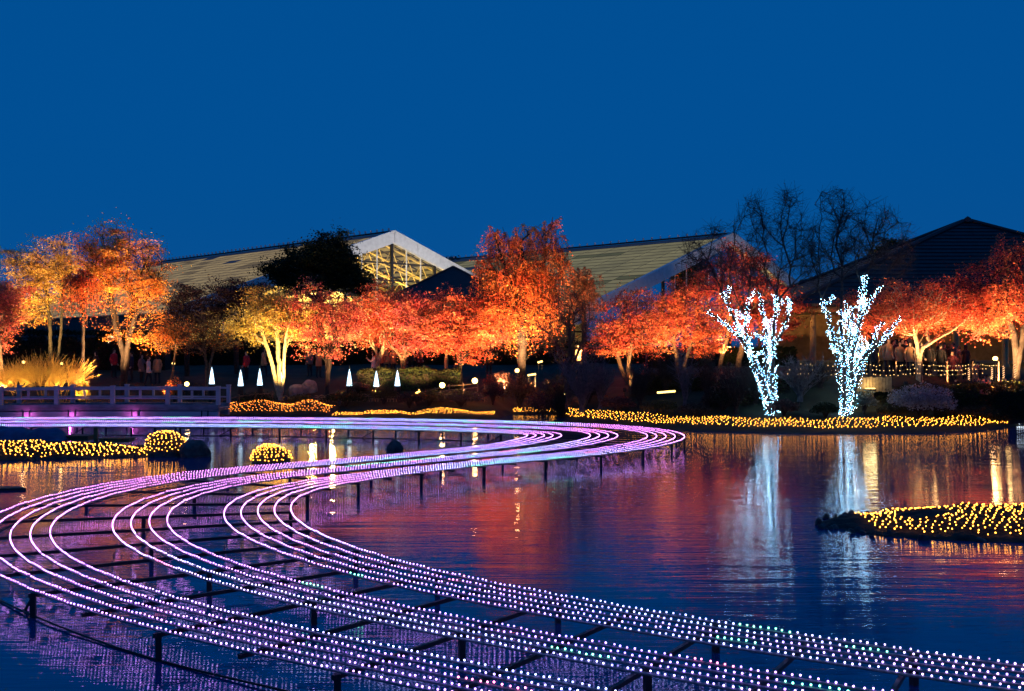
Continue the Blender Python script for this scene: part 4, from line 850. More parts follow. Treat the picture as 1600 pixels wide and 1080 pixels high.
def bank_plants():
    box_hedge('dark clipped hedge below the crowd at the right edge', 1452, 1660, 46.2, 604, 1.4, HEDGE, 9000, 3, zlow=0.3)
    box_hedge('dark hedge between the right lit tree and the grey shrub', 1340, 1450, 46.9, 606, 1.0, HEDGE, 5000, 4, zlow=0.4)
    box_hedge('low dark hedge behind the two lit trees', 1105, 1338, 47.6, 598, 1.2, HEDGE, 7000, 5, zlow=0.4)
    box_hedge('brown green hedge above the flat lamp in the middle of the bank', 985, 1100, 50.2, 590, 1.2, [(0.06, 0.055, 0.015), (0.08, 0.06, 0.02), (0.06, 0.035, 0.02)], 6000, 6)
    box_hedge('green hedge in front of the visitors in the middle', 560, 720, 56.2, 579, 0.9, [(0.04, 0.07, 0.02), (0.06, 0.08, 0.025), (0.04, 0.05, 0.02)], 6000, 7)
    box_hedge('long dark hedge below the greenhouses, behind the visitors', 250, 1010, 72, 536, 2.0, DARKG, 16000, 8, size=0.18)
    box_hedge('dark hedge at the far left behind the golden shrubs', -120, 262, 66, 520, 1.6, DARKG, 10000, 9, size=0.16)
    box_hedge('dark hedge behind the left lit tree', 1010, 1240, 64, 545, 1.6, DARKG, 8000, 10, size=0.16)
    shrub('grey_shrub', 'large silvery grey shrub on the bank right of the lit trees', 1440, 628, 55, 28, 44.6, GREY, 5200, 0.10, 1)
    shrub('grey_shrub', 'small silvery shrub beside the trunk of the right lit tree', 1350, 626, 22, 18, 45.4, [(0.16, 0.19, 0.16), (0.22, 0.25, 0.2)], 1800, 0.08, 2)
    shrub('round_shrub', 'dark rounded bush between the two lit trees at the water', 1290, 642, 24, 14, 44.6, DARKG, 2000, 0.08, 3)
    shrub('round_shrub', 'dark round bush on the slope right of the two ground lamps', 770, 608, 18, 14, 53.2, [(0.05, 0.03, 0.05), (0.07, 0.04, 0.05)], 1800, 0.08, 4)
    shrub('yellow_bush', 'rounded bright yellow bush behind the bridge parapet', 127, 606, 15, 12, 53.4, [(0.72, 0.50, 0.05), (0.80, 0.62, 0.10)], 2600, 0.06, 5)
    shrub('lit_plants', 'low orange lit plants beside the lamp right of the bridge', 272, 594, 16, 6, 54.0, [(0.62, 0.15, 0.04), (0.7, 0.3, 0.06)], 1300, 0.07, 6)
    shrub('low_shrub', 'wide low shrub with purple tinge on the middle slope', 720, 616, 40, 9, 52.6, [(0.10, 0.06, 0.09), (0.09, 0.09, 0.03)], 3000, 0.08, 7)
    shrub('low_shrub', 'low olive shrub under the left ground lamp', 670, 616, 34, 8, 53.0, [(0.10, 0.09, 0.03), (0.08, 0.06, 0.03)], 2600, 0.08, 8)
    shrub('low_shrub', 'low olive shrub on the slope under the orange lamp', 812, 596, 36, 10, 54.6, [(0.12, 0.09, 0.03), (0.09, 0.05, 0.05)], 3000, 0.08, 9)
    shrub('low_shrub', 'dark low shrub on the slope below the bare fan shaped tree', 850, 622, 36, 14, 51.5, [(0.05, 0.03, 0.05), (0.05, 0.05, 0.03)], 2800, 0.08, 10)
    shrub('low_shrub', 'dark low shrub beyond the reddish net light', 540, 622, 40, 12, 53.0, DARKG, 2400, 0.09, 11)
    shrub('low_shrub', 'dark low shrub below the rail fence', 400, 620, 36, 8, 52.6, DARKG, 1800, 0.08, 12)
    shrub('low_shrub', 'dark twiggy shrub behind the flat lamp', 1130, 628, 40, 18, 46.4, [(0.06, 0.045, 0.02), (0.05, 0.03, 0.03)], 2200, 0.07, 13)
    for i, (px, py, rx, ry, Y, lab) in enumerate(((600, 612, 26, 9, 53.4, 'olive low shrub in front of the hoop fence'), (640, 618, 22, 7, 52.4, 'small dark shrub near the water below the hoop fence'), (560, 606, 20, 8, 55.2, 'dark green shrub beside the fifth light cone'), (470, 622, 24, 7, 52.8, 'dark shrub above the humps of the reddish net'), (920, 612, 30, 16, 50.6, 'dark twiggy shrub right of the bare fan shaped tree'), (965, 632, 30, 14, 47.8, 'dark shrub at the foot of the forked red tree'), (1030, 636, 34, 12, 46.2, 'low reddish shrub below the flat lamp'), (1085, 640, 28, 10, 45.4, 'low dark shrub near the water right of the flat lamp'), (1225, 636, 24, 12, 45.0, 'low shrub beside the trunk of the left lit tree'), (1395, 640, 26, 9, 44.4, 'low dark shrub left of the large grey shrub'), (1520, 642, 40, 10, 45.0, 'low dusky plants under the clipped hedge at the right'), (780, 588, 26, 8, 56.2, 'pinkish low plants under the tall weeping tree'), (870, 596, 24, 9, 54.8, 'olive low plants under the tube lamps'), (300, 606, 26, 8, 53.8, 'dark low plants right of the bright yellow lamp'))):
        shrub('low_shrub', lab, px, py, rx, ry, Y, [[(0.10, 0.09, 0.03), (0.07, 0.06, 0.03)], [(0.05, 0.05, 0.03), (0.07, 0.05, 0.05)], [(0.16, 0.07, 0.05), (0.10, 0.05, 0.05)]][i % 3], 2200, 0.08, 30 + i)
    for i, (px, top, n, sp, lab, Y) in enumerate(((910, 556, 18, 0.9, 'broad leafless shrub right of the bare fan shaped tree', 48.8), (1180, 560, 14, 0.8, 'leafless shrub close behind the left lit tree', 46.9), (875, 590, 16, 0.6, 'leafless upright shrub below the bare fan shaped tree', 51.2), (938, 560, 14, 0.5, 'tall leafless upright shrub left of the forked red tree', 49.2), (1000, 570, 14, 0.6, 'leafless upright shrub in front of the forked red tree', 48.0),
                                              (1040, 552, 14, 0.8, 'tall leafless shrub standing behind the flat lamp', 49.4), (1070, 545, 9, 0.5, 'cluster of tall thin leafless stems beside the flat lamp', 46.8), (1105, 550, 9, 0.45, 'thin leafless stems right of the flat lamp', 46.6), (1150, 575, 22, 0.8, 'dense leafless upright shrub left of the left lit tree', 45.8),
                                              (1250, 560, 16, 0.8, 'leafless shrub between the two lit trees', 46.2), (1282, 570, 12, 0.6, 'leafless shrub close left of the right lit tree', 46.6), (1470, 600, 10, 0.7, 'leafless shrub behind the grey shrub', 45.6))):
        whip(lab, px, Y, top, n * 3, sp * 1.5, 70 + i, 'bark_dark' if i % 3 else 'bark_grey')
    for px, Y, r, lab, sd in ((465, 55.4, (0.5, 0.4, 0.42), 'rounded pale boulder right of the pale trunks', 3), (484, 55.8, (0.42, 0.36, 0.5), 'taller pale boulder beside the rounded one', 5)):
        p = gp(px, Y); blob_rock('boulder', lab, (p.x, p.y, p.z + 0.16), r, sd, 'stone', 'boulder', noise_amp=0.25)
    # low fence of bamboo hoops
    f = thing('hoop_fence', 'low fence of bent bamboo hoops along the path in the middle', 'fence', gp(560, 53.8)); O = np.array(f.location)
    k = 0
    for px in np.arange(446, 662, 9.5):
        p = gp(px, 53.8); mb = MB(); t = np.linspace(0, math.pi, 9); mb.tube([(p.x - O[0] - 0.26 * math.cos(a), p.y - O[1] + 0.03 * (k % 2), p.z - O[2] + 0.42 * math.sin(a) - 0.02) for a in t], 0.017, 5); mb.build('hoop', M['bamboo'], f); k += 1
    for h in (0.14, 0.27):
        P = [gp(px, 53.86) for px in np.arange(440, 670, 20)]; mb = MB(); mb.tube([(p.x - O[0], p.y - O[1], p.z - O[2] + h) for p in P], 0.02, 5); mb.build('rail', M['bamboo'], f)
    f = thing('rail_fence', 'low pale rail fence running past the two bright ground lamps', 'fence', gp(700, 54.4)); O = np.array(f.location)
    pxs = [660, 680, 702, 724, 746]; Pp = [gp(a, 54.0 + 0.02 * (a - 660)) for a in pxs]
    for p in Pp: mb = MB(); mb.box((p.x - O[0], p.y - O[1], p.z - O[2] + 0.25), (0.06, 0.06, 0.6)); mb.build('post', M['bamboo'], f)
    for h in (0.24, 0.46): mb = MB(); mb.tube([(p.x - O[0], p.y - O[1] - 0.05, p.z - O[2] + h) for p in Pp], 0.03, 6); mb.build('rail', M['bamboo'], f)
bank_plants()
M['golden_twig'] = mat('golden_twig', (0.70, 0.44, 0.10), 0.7, noise=((0.55, 0.28, 0.06), 4))
def fan_shrub(label, px, Y, top_py, halfw_px, seed):
    rg = np.random.default_rng(seed); B = gp(px, Y); root = thing('golden_shrub', label, 'shrub', tuple(B), 0, 'golden shrubs behind the bridge'); h = wz(top_py, Y) - B.z; hw = halfw_px * Y / FPX
    P0 = []; P1 = []; R0 = []; R1 = []
    for m_ in range(5):
        a = (m_ - 2) / 2 + rg.normal(0, 0.1); f = np.array((a * hw * 0.28, rg.normal(0, 0.15), h * rg.uniform(0.28, 0.4))); b0 = np.array((rg.normal(0, 0.06), rg.normal(0, 0.06), -0.05)); P0.append(b0); P1.append(f); R0.append(0.035); R1.append(0.022)
        for q in range(6):
            an = a * 0.75 + rg.normal(0, 0.28); ln = h * rg.uniform(0.25, 0.36); g = f + np.array((math.sin(an) * ln, rg.normal(0, 0.12), math.cos(an) * ln)); P0.append(f); P1.append(g); R0.append(0.018); R1.append(0.012)
            for w_ in range(15):
                an2 = an + rg.normal(0, 0.30); l2 = h * rg.uniform(0.14, 0.46); st = f + (g - f) * rg.uniform(0.3, 1.0); e = st + np.array((math.sin(an2) * l2, rg.normal(0, 0.10), math.cos(an2) * l2)); P0.append(st); P1.append(e); R0.append(0.009); R1.append(0.005)
    V, F = segs(np.array(P0), np.array(P1), np.array(R0), np.array(R1), 4); obj('stems', np_mesh('stems', V, F), M['golden_twig'], root)
for k_, (px_, hw_, tp_, lab_) in enumerate(((-6, 30, 566, 'golden fan shaped bare shrub cut by the left edge behind the bridge'), (26, 28, 560, 'orange gold fan shaped bare shrub left behind the bridge'), (66, 32, 552, 'tallest golden fan shaped bare shrub behind the bridge'), (98, 34, 556, 'rightmost golden fan shaped bare shrub behind the bridge'))):
    fan_shrub(lab_, px_, 54.2, tp_, hw_, 40 + k_)

# ------------------------------------------------------------------ lamps
LAMP = {}
def flood(label, px, Y, target, energy, color, cone=75, face_cam=False, lens='lamp_lens_soft', up=0.0, size=1.0, zpy=None):
    """small ground floodlight on a stake: housing, lens, bracket; its spot aims at target"""
    p = gp(px, Y)
    if zpy is not None: up = max(0.0, wz(zpy, Y) - p.z - 0.25)
    root = thing('flood_lamp', label, 'lamp', tuple(p), 0, 'ground floodlights on the bank')
    c = Vector((0, 0, 0.22 + up)); d = (Vector(target) - (p + c)).normalized(); q = d.to_track_quat('Z', 'Y')
    mb = MB(); mb.bar((0, 0, -0.1), (0, 0, 0.14 + up), 0.018, n=6); mb.box((0, 0, 0.13 + up), (0.10, 0.05, 0.03)); mb.build('stake', M['lamp_housing'], root)
    mb = MB(); mb.lathe([(0.0, -0.14), (0.06, -0.14), (0.085, -0.08), (0.10, 0.02), (0.115, 0.05), (0.10, 0.055), (0.095, 0.03)], n=12); h = mb.build('housing', M['lamp_housing'], root, True); h.location = c; h.rotation_mode = 'QUATERNION'; h.rotation_quaternion = q; h.scale = (size,) * 3
    mb = MB(); mb.lathe([(0.096, 0.032), (0.07, 0.045), (0.0, 0.05)], n=12); l = mb.build('lens', M[lens], root); l.location = c; l.rotation_mode = 'QUATERNION'; l.rotation_quaternion = q; l.scale = (size,) * 3
    ld = bpy.data.lights.new('spot', 'SPOT'); ld.energy = energy; ld.color = color; ld.spot_size = R(cone); ld.spot_blend = 0.9; ld.shadow_soft_size = 0.12
    lo = bpy.data.objects.new('spot', ld); COL.objects.link(lo); lo.parent = root; lo.location = c + d * 0.12; lo.rotation_mode = 'QUATERNION'; lo.rotation_quaternion = d.to_track_quat('-Z', 'Y')
    return root
WARM = (1.0, 0.54, 0.20); GOLDL = (1.0, 0.64, 0.18); ORL = (1.0, 0.46, 0.16)
K = 1.0
def lamps():
    E = 5500 * K
    spec = [
        ('floodlight under the red maple at the far left', 6, 54.2, (0, 480, 56), 1.0, WARM),
        ('floodlight under the golden tree', 66, 57.0, (70, 430, 60), 1.5, GOLDL),
        ('floodlight left of the trunk of the tallest orange tree', 168, 54.2, (165, 430, 57), 1.4, WARM),
        ('floodlight right of the trunk of the tallest orange tree', 214, 54.2, (215, 430, 57), 1.4, WARM),
        ('floodlight under the small weeping tree on the left', 132, 53.6, (128, 440, 55), 0.9, ORL),
        ('floodlight at the foot of the pale trunks', 446, 52.4, (430, 510, 54.5), 1.0, GOLDL),
        ('floodlight under the red tree right of the yellow tree', 530, 51.2, (515, 480, 54.5), 1.0, WARM),
        ('floodlight under the orange pink tree', 588, 53.4, (592, 470, 58), 1.7, WARM),
        ('floodlight under the spreading tree left of the ground lamps', 650, 53.0, (655, 480, 57), 1.5, WARM),
        ('floodlight under the broad tree above the ground lamps', 728, 53.0, (722, 480, 57), 1.5, WARM),
        ('floodlight left of the tall weeping tree', 786, 55.2, (798, 420, 57), 1.9, WARM),
        ('floodlight right of the tall weeping tree', 842, 55.2, (834, 380, 57), 2.1, WARM),
        ('floodlight under the forked dull red tree', 976, 49.6, (985, 480, 53), 0.85, WARM),
        ('floodlight under the rusty red tree', 1060, 51.2, (1062, 475, 55), 0.95, WARM),
        ('floodlight under the large red tree behind the left lit tree', 1140, 54.6, (1150, 450, 60), 1.7, WARM),
        ('floodlight under the left part of the crooked trunk tree', 1416, 46.95, (1420, 470, 48.0), 0.40, WARM),
        ('floodlight under the right part of the crooked trunk tree', 1490, 46.95, (1484, 455, 48.0), 0.75, WARM),
        ('floodlight under the fiery tree at the right edge', 1572, 46.95, (1574, 405, 48.2), 2.8, WARM),
        ('floodlight under the low red crown behind the right lit tree', 1368, 50.0, (1370, 490, 52), 0.4, WARM),
        ('floodlight under the left golden shrubs', 24, 52.9, (24, 572, 54.2), 0.07, GOLDL),
        ('floodlight under the right golden shrubs', 84, 52.9, (84, 570, 54.2), 0.07, GOLDL),
        ('floodlight by the yellow bush', 120, 52.6, (127, 604, 53.4), 0.04, GOLDL),
        ('floodlight under the small sparse orange tree', 258, 53.6, (264, 520, 55), 0.22, ORL),
        ('floodlight under the smaller dull weeping tree', 905, 57.0, (910, 450, 60), 0.5, WARM),
        ('floodlight at the bare fan shaped tree', 884, 52.0, (886, 555, 51.2), 0.10, GOLDL),
    ]
    for lab, px, Y, tg, e, c in spec:
        flood(lab, px, Y, pt(*tg), E * e, c, 88, up=0.3)
    # lamps whose face shows
    vis = [('bright ground lamp left one of the pair in the middle of the bank', 691, 53.7, 601, 'lamp_lens', 1.5), ('bright ground lamp right one of the pair in the middle of the bank', 742, 54.2, 594, 'lamp_lens', 1.5),
           ('orange ground lamp below the tall weeping tree', 808, 56.0, 578, 'lamp_lens_orange', 1.2), ('bright yellow lamp beside the orange plants right of the bridge', 292, 53.4, 599, 'lamp_lens', 1.2),
           ('small lamp on the dark slope above the orange plants', 271, 56.5, 567, 'lamp_lens_soft', 0.9), ('bright yellow lamp in front of the standing man on the right', 1555, 46.9, 559, 'lamp_lens', 1.1),
           ('small lamp above the golden shrubs on the left', 37, 55.5, 565, 'lamp_lens_soft', 0.9), ('small lamp above the right golden shrub', 96, 55.5, 567, 'lamp_lens_soft', 0.8)]
    for lab, px, Y, py, lens, sz in vis:
        t = gp(px, Y); flood(lab, px, Y, Vector((t.x * 0.9, t.y - 6, t.z + 0.4)), 45 * sz, WARM, 120, True, lens, 0, sz, py)
    # tube lights
    for lab, px, Y, py, ln, rz in (('short bright tube lamp, upper one, right of the weeping tree', 844, 57.0, 566, 0.26, 0.3), ('short bright tube lamp, lower one, right of the weeping tree', 831, 55.6, 586, 0.44, 0.2), ('flat glowing yellow lamp low in the middle of the bank', 1041, 48.0, 613, 0.85, 0.1)):
        p = gp(px, Y); z = max(p.z + 0.1, wz(py, Y)); root = thing('tube_lamp', lab, 'lamp', (p.x, p.y, p.z)); dz = z - p.z
        mb = MB(); mb.bar((-ln / 2, 0, dz - 0.02), (ln / 2, 0, dz + 0.05), 0.045, n=8); mb.build('tube', M['lamp_lens_soft'], root)
        for s in (-0.8, 0.8):
            mb = MB(); mb.bar((s * ln / 2, 0.05, -0.05), (s * ln / 2, 0.05, dz), 0.012, n=5); mb.build('stand', M['lamp_housing'], root)
    # panel lamp between the lit tree and the hedge: lamp washing a white board
    p = gp(1361, 45.9); p.z = 0.62; root = thing('wash_lamp', 'bright lamp washing a short slatted screen right of the right lit tree', 'lamp', tuple(p))
    
    for q in range(14):
        mb = MB(); mb.box((-0.9 + q * 0.145, 0.34 + 0.006 * (q % 2), 1.22 + 0.02 * math.sin(q * 2.1)), (0.125, 0.04, 0.66)); mb.build('slat', M['bamboo'], root)
    for s in (-0.95, 1.05): mb = MB(); mb.box((s, 0.38, 0.45), (0.06, 0.05, 1.3)); mb.build('leg', M['wood'], root)
    mb = MB(); mb.box((0, 0.12, 0.98), (0.5, 0.12, 0.1)); mb.build('housing', M['lamp_housing'], root)
    mb = MB(); mb.box((0, 0.13, 1.05), (0.44, 0.08, 0.035)); mb.build('lens', M['lamp_lens_soft'], root)
    ld = bpy.data.lights.new('wash', 'POINT'); ld.energy = 30; ld.color = (1.0, 0.72, 0.30); ld.shadow_soft_size = 0.3; lo = bpy.data.objects.new('wash', ld); COL.objects.link(lo); lo.parent = root; lo.location = (0, 0.05, 1.2)
    # light cones
    cones = [(331, 600, 27, 'leftmost glowing white cone tree, alone beside the bridge end'), (376, 603, 26, 'glowing white cone tree behind crossing twigs, second from the left'), (406, 602, 27, 'glowing white cone tree just left of the pale trunks'), (438, 599, 24, 'glowing white cone tree behind the pale trunks'), (546, 603, 27, 'glowing white cone tree right of the dark stemmed red tree'), (588, 604, 25, 'glowing white cone tree under the forked pale trunk'), (621, 603, 25, 'rightmost glowing white cone tree')]
    for px, py, hp, lab in cones:
        Y = 55.2; x = wx(px, Y); zb = wz(py, Y); h = hp * Y / FPX; g = gz(x, Y)
        root = thing('light_cone', lab, 'light cone', (x, Y, g), 0, 'glowing cones along the path'); b = max(0.04, zb - g)
        mb = MB(); mb.lathe([(0.15, b), (0.125, b + h * 0.25), (0.09, b + h * 0.5), (0.05, b + h * 0.78), (0.0, b + h)], n=12); mb.build('shade', M['cone_light'], root, True)
        mb = MB()
        for turn in range(40):
            a0 = turn * 0.7; t0 = turn / 40; t1 = (turn + 1) / 40; r0 = 0.155 * (1 - t0) + 0.008; r1 = 0.155 * (1 - t1) + 0.008
            mb.bar((r0 * math.cos(a0), r0 * math.sin(a0), b + h * t0), (r1 * math.cos(a0 + 0.7), r1 * math.sin(a0 + 0.7), b + h * t1), 0.011, n=4)
        mb.build('spiral_wire', M['lamp_housing'], root)
        mb = MB(); mb.bar((0, 0, b + h * 0.97), (0, 0, b + h + 0.12), 0.012, n=5); mb.build('tip', M['lamp_housing'], root)
        mb = MB(); mb.lathe([(0.0, -0.02), (0.17, -0.02), (0.17, b - 0.004), (0.0, b - 0.004)], n=12); mb.build('base', M['lamp_housing'], root)
lamps()

# ------------------------------------------------------------------ string lights and rope posts on the right
def right_strings():
    rows = [('upper row of small warm bulbs strung before the crowd', 1235, 1560, 571), ('middle row of small warm bulbs strung before the crowd', 1235, 1545, 578), ('lower row of small warm bulbs strung before the crowd', 1230, 1540, 585)]
    Y = 47.7
    for lab, a, b, py in rows:
        x0, x1 = wx(a, Y), wx(b, Y); root = thing('string_lights', lab, 'string lights', ((x0 + x1) / 2, Y, 2.1), 0, 'strings of small bulbs before the crowd'); O = np.array(root.location)
        xs = np.arange(x0, x1, 0.16) + rng.normal(0, 0.035, len(np.arange(x0, x1, 0.16))); z = wz(py, Y) + 0.035 * np.sin((xs - x0) * 2.4) + rng.normal(0, 0.02, len(xs))
        Q = np.stack([xs, np.full(len(xs), Y) + rng.normal(0, 0.02, len(xs)), z], 1)
        on = rng.random(len(Q)) > 0.25
        V, F, k = balls(Q[on] - O, 0.027, True); tag(obj('bulbs', np_mesh('bulbs', V, F), M['warm_string'], root), kind='stuff')
        V, F = segs(Q[:-1] - O, Q[1:] - O, np.full(len(Q) - 1, 0.007), np.full(len(Q) - 1, 0.007), 3); obj('cable', np_mesh('cable', V, F), M['wire'], root)
    f = thing('string_fence', 'dark post fence carrying the rows of small bulbs', 'fence', (wx(1400, Y + 0.05), Y + 0.05, gz(wx(1400, Y), Y))); O = np.array(f.location)
    for px in np.arange(1240, 1565, 40):
        x = wx(px, Y + 0.05); mb = MB(); mb.box((x - O[0], 0, 0.3), (0.05, 0.05, 0.95)); mb.build('post', M['wood'], f)
    # glowing rope posts
    for px, a, b, lab in ((1514, 575, 594, 'leftmost glowing rope post at the right edge'), (1550, 574, 593, 'glowing rope post by the standing man'), (1568, 572, 592, 'glowing rope post second from the right'), (1586, 570, 591, 'rightmost glowing rope post')):
        Y2 = 46.75; x = wx(px, Y2); g = gz(x, Y2); zb = max(wz(b, Y2), g); zt = wz(a, Y2)
        r = thing('rope_post', lab, 'post', (x, Y2, g), 0, 'glowing rope posts'); mb = MB(); mb.bar((0, 0, -0.1), (0, 0, zt - g), 0.022, n=6); mb.build('pole', M['lamp_housing'], r)
        mb = MB(); n = 40; P = [(0.032 * math.cos(i * 0.9), 0.032 * math.sin(i * 0.9), zb - g + (zt - zb) * i / n) for i in range(n + 1)]; mb.tube(P, 0.012, 4); mb.build('rope_light', M['orange_rope'], r)
    for k in range(2): pass
right_strings()

# ------------------------------------------------------------------ people
M['coat'] = bpy.data.materials.new('coat'); M['coat'].use_nodes = True
_oi = M['coat'].node_tree.nodes.new('ShaderNodeObjectInfo'); _b = M['coat'].node_tree.nodes['Principled BSDF']; _b.inputs['Roughness'].default_value = 0.85
M['coat'].node_tree.links.new(_oi.outputs['Color'], _b.inputs['Base Color'])
M['trousers'] = mat('trousers', (0.02, 0.02, 0.03), 0.9); M['skin'] = mat('skin', (0.55, 0.36, 0.26), 0.6); M['hair'] = mat('hair', (0.012, 0.010, 0.009), 0.6); M['shoes'] = mat('shoes', (0.015, 0.012, 0.012), 0.6); M['eye'] = mat('eye', (0.01, 0.01, 0.01), 0.3)
M['phone'] = mat('phone', (0.02, 0.02, 0.02), 0.3)
def person_mesh(kind):
    """one skinned figure, 1.70 m tall, facing -Y"""
    V = []; E = []; Rd = []
    def v(p, r, parent=None):
        V.append(p); Rd.append(r if isinstance(r, tuple) else (r, r)); i = len(V) - 1
        if parent is not None: E.append((parent, i))
        return i
    pel = v((0, 0, 0.92), (0.155, 0.12)); wa = v((0, 0, 1.08), (0.15, 0.115), pel); ch = v((0, -0.005, 1.27), (0.175, 0.125), wa); nk0 = v((0, 0, 1.41), (0.10, 0.085), ch); nk = v((0, -0.01, 1.475), (0.052, 0.055), nk0)
    hd = v((0, -0.02, 1.55), (0.072, 0.085), nk); hd2 = v((0, -0.02, 1.62), (0.08, 0.095), hd); hd3 = v((0, -0.01, 1.675), (0.05, 0.06), hd2)
    for s in (-1, 1):
        st = {'walk': 0.16 * s, 'stand': 0.02 * s, 'photo': 0.03 * s, 'look': -0.03 * s}[kind]
        h = v((0.09 * s, 0, 0.86), (0.095, 0.10), pel); kn = v((0.10 * s, -st * 0.6 - 0.01, 0.48), (0.062, 0.066), h); an = v((0.105 * s, -st + 0.03, 0.10), (0.042, 0.046), kn); v((0.115 * s, -st - 0.12, 0.045), (0.045, 0.035), an)
        sh = v((0.185 * s, 0.0, 1.375), (0.066, 0.066), nk0)
        if kind == 'photo' or (kind == 'look' and s == 1):
            el = v((0.25 * s, -0.12, 1.16), (0.055, 0.055), sh); wr = v((0.10 * s, -0.34, 1.30), (0.036, 0.034), el); d = Vector((-0.03 * s, -0.04, 0.085))
        elif kind == 'walk':
            el = v((0.25 * s, 0.07 * s, 1.12), (0.054, 0.054), sh); wr = v((0.25 * s, -0.10 * (1 - s) * 0.7 - 0.04, 0.90), (0.035, 0.033), el); d = Vector((0, -0.03, -0.085))
        else:
            el = v((0.245 * s, 0.03, 1.11), (0.054, 0.054), sh); wr = v((0.235 * s, -0.05, 0.87), (0.035, 0.033), el); d = Vector((0, -0.02, -0.085))
        w = Vector(V[wr]); pal = v(tuple(w + d * 0.6), (0.034, 0.022), wr); dn = d.normalized(); side = Vector((0, 1, 0)) if abs(dn.z) > 0.6 and kind != 'photo' else Vector((s, 0, 0))
        for f in range(4):
            o = (f - 1.5) * 0.019; ln = (0.065, 0.078, 0.072, 0.055)[f]; a = v(tuple(w + d + side * o), 0.0095, pal); v(tuple(w + d + side * o + dn * ln * 0.6 + Vector((0, -0.012, 0))), 0.0085, a)
        th = v(tuple(w + d * 0.55 - side * 0.04 + Vector((0, -0.015, 0))), 0.0105, pal); v(tuple(w + d * 1.05 - side * 0.052 + Vector((0, -0.02, 0))), 0.009, th)
    me = bpy.data.meshes.new('figure'); me.from_pydata(V, E, []); me.update(); o = bpy.data.objects.new('figure', me); COL.objects.link(o)
    m = o.modifiers.new('skin', 'SKIN'); m.use_smooth_shade = True
    for i, r in enumerate(Rd): me.skin_vertices[0].data[i].radius = r; me.skin_vertices[0].data[i].use_root = (i == 0)
    sb = o.modifiers.new('sub', 'SUBSURF'); sb.levels = 1; sb.render_levels = 1
    dg = bpy.context.evaluated_depsgraph_get(); dg.update(); out = bpy.data.meshes.new_from_object(o.evaluated_get(dg)); bpy.data.objects.remove(o)
    out.name = 'figure'
    out.materials.clear()
    for k in ('coat', 'trousers', 'skin', 'shoes'): out.materials.append(M[k])
    for p in out.polygons:
        c = p.center; idx = 0
        if c.z > 1.455: idx = 2
        elif c.z < 0.085: idx = 3
        elif abs(c.x) < 0.205 and c.z < 0.80: idx = 1
        if abs(c.x) >= 0.2 and c.z < 0.865: idx = 2
        if c.y < -0.325 and 1.2 < c.z < 1.5: idx = 2
        p.material_index = idx
    # nose and chin on the head
    for q in out.vertices:
        c = q.co
        if c.z > 1.5 and c.y < -0.07 and abs(c.x) < 0.03 and 1.56 < c.z < 1.62: c.y -= 0.018
    return out
def hair_mesh(long):
    mb = MB(); n = 12; prof = [(0.0, 1.735), (0.05, 1.725), (0.085, 1.69), (0.098, 1.64), (0.095, 1.60)] + ([(0.10, 1.52), (0.09, 1.44)] if long else [(0.082, 1.56)])
    V = []; F = []
    for r, z in prof:
        for k in range(n):
            a = 2 * math.pi * k / n; y = math.sin(a) * r * 1.12; x = math.cos(a) * r
            if y < -0.03 and z < 1.66: y = -0.03
            V.append((x, y - 0.012, z))
    for i in range(len(prof) - 1):
        for k in range(n): F.append((i * n + k, i * n + (k + 1) % n, (i + 1) * n + (k + 1) % n, (i + 1) * n + k))
    mb.add(V, F); return mb.mesh('hair', True)
def coat_mesh():
    """open coat skirt round the hips"""
    mb = MB(); mb.lathe([(0.168, 1.12), (0.180, 1.0), (0.195, 0.86), (0.205, 0.70), (0.195, 0.70), (0.175, 0.88)], n=16)
    mb.v = [(x, y * 0.8, z) for x, y, z in mb.v]; return mb.mesh('coat_skirt', True)
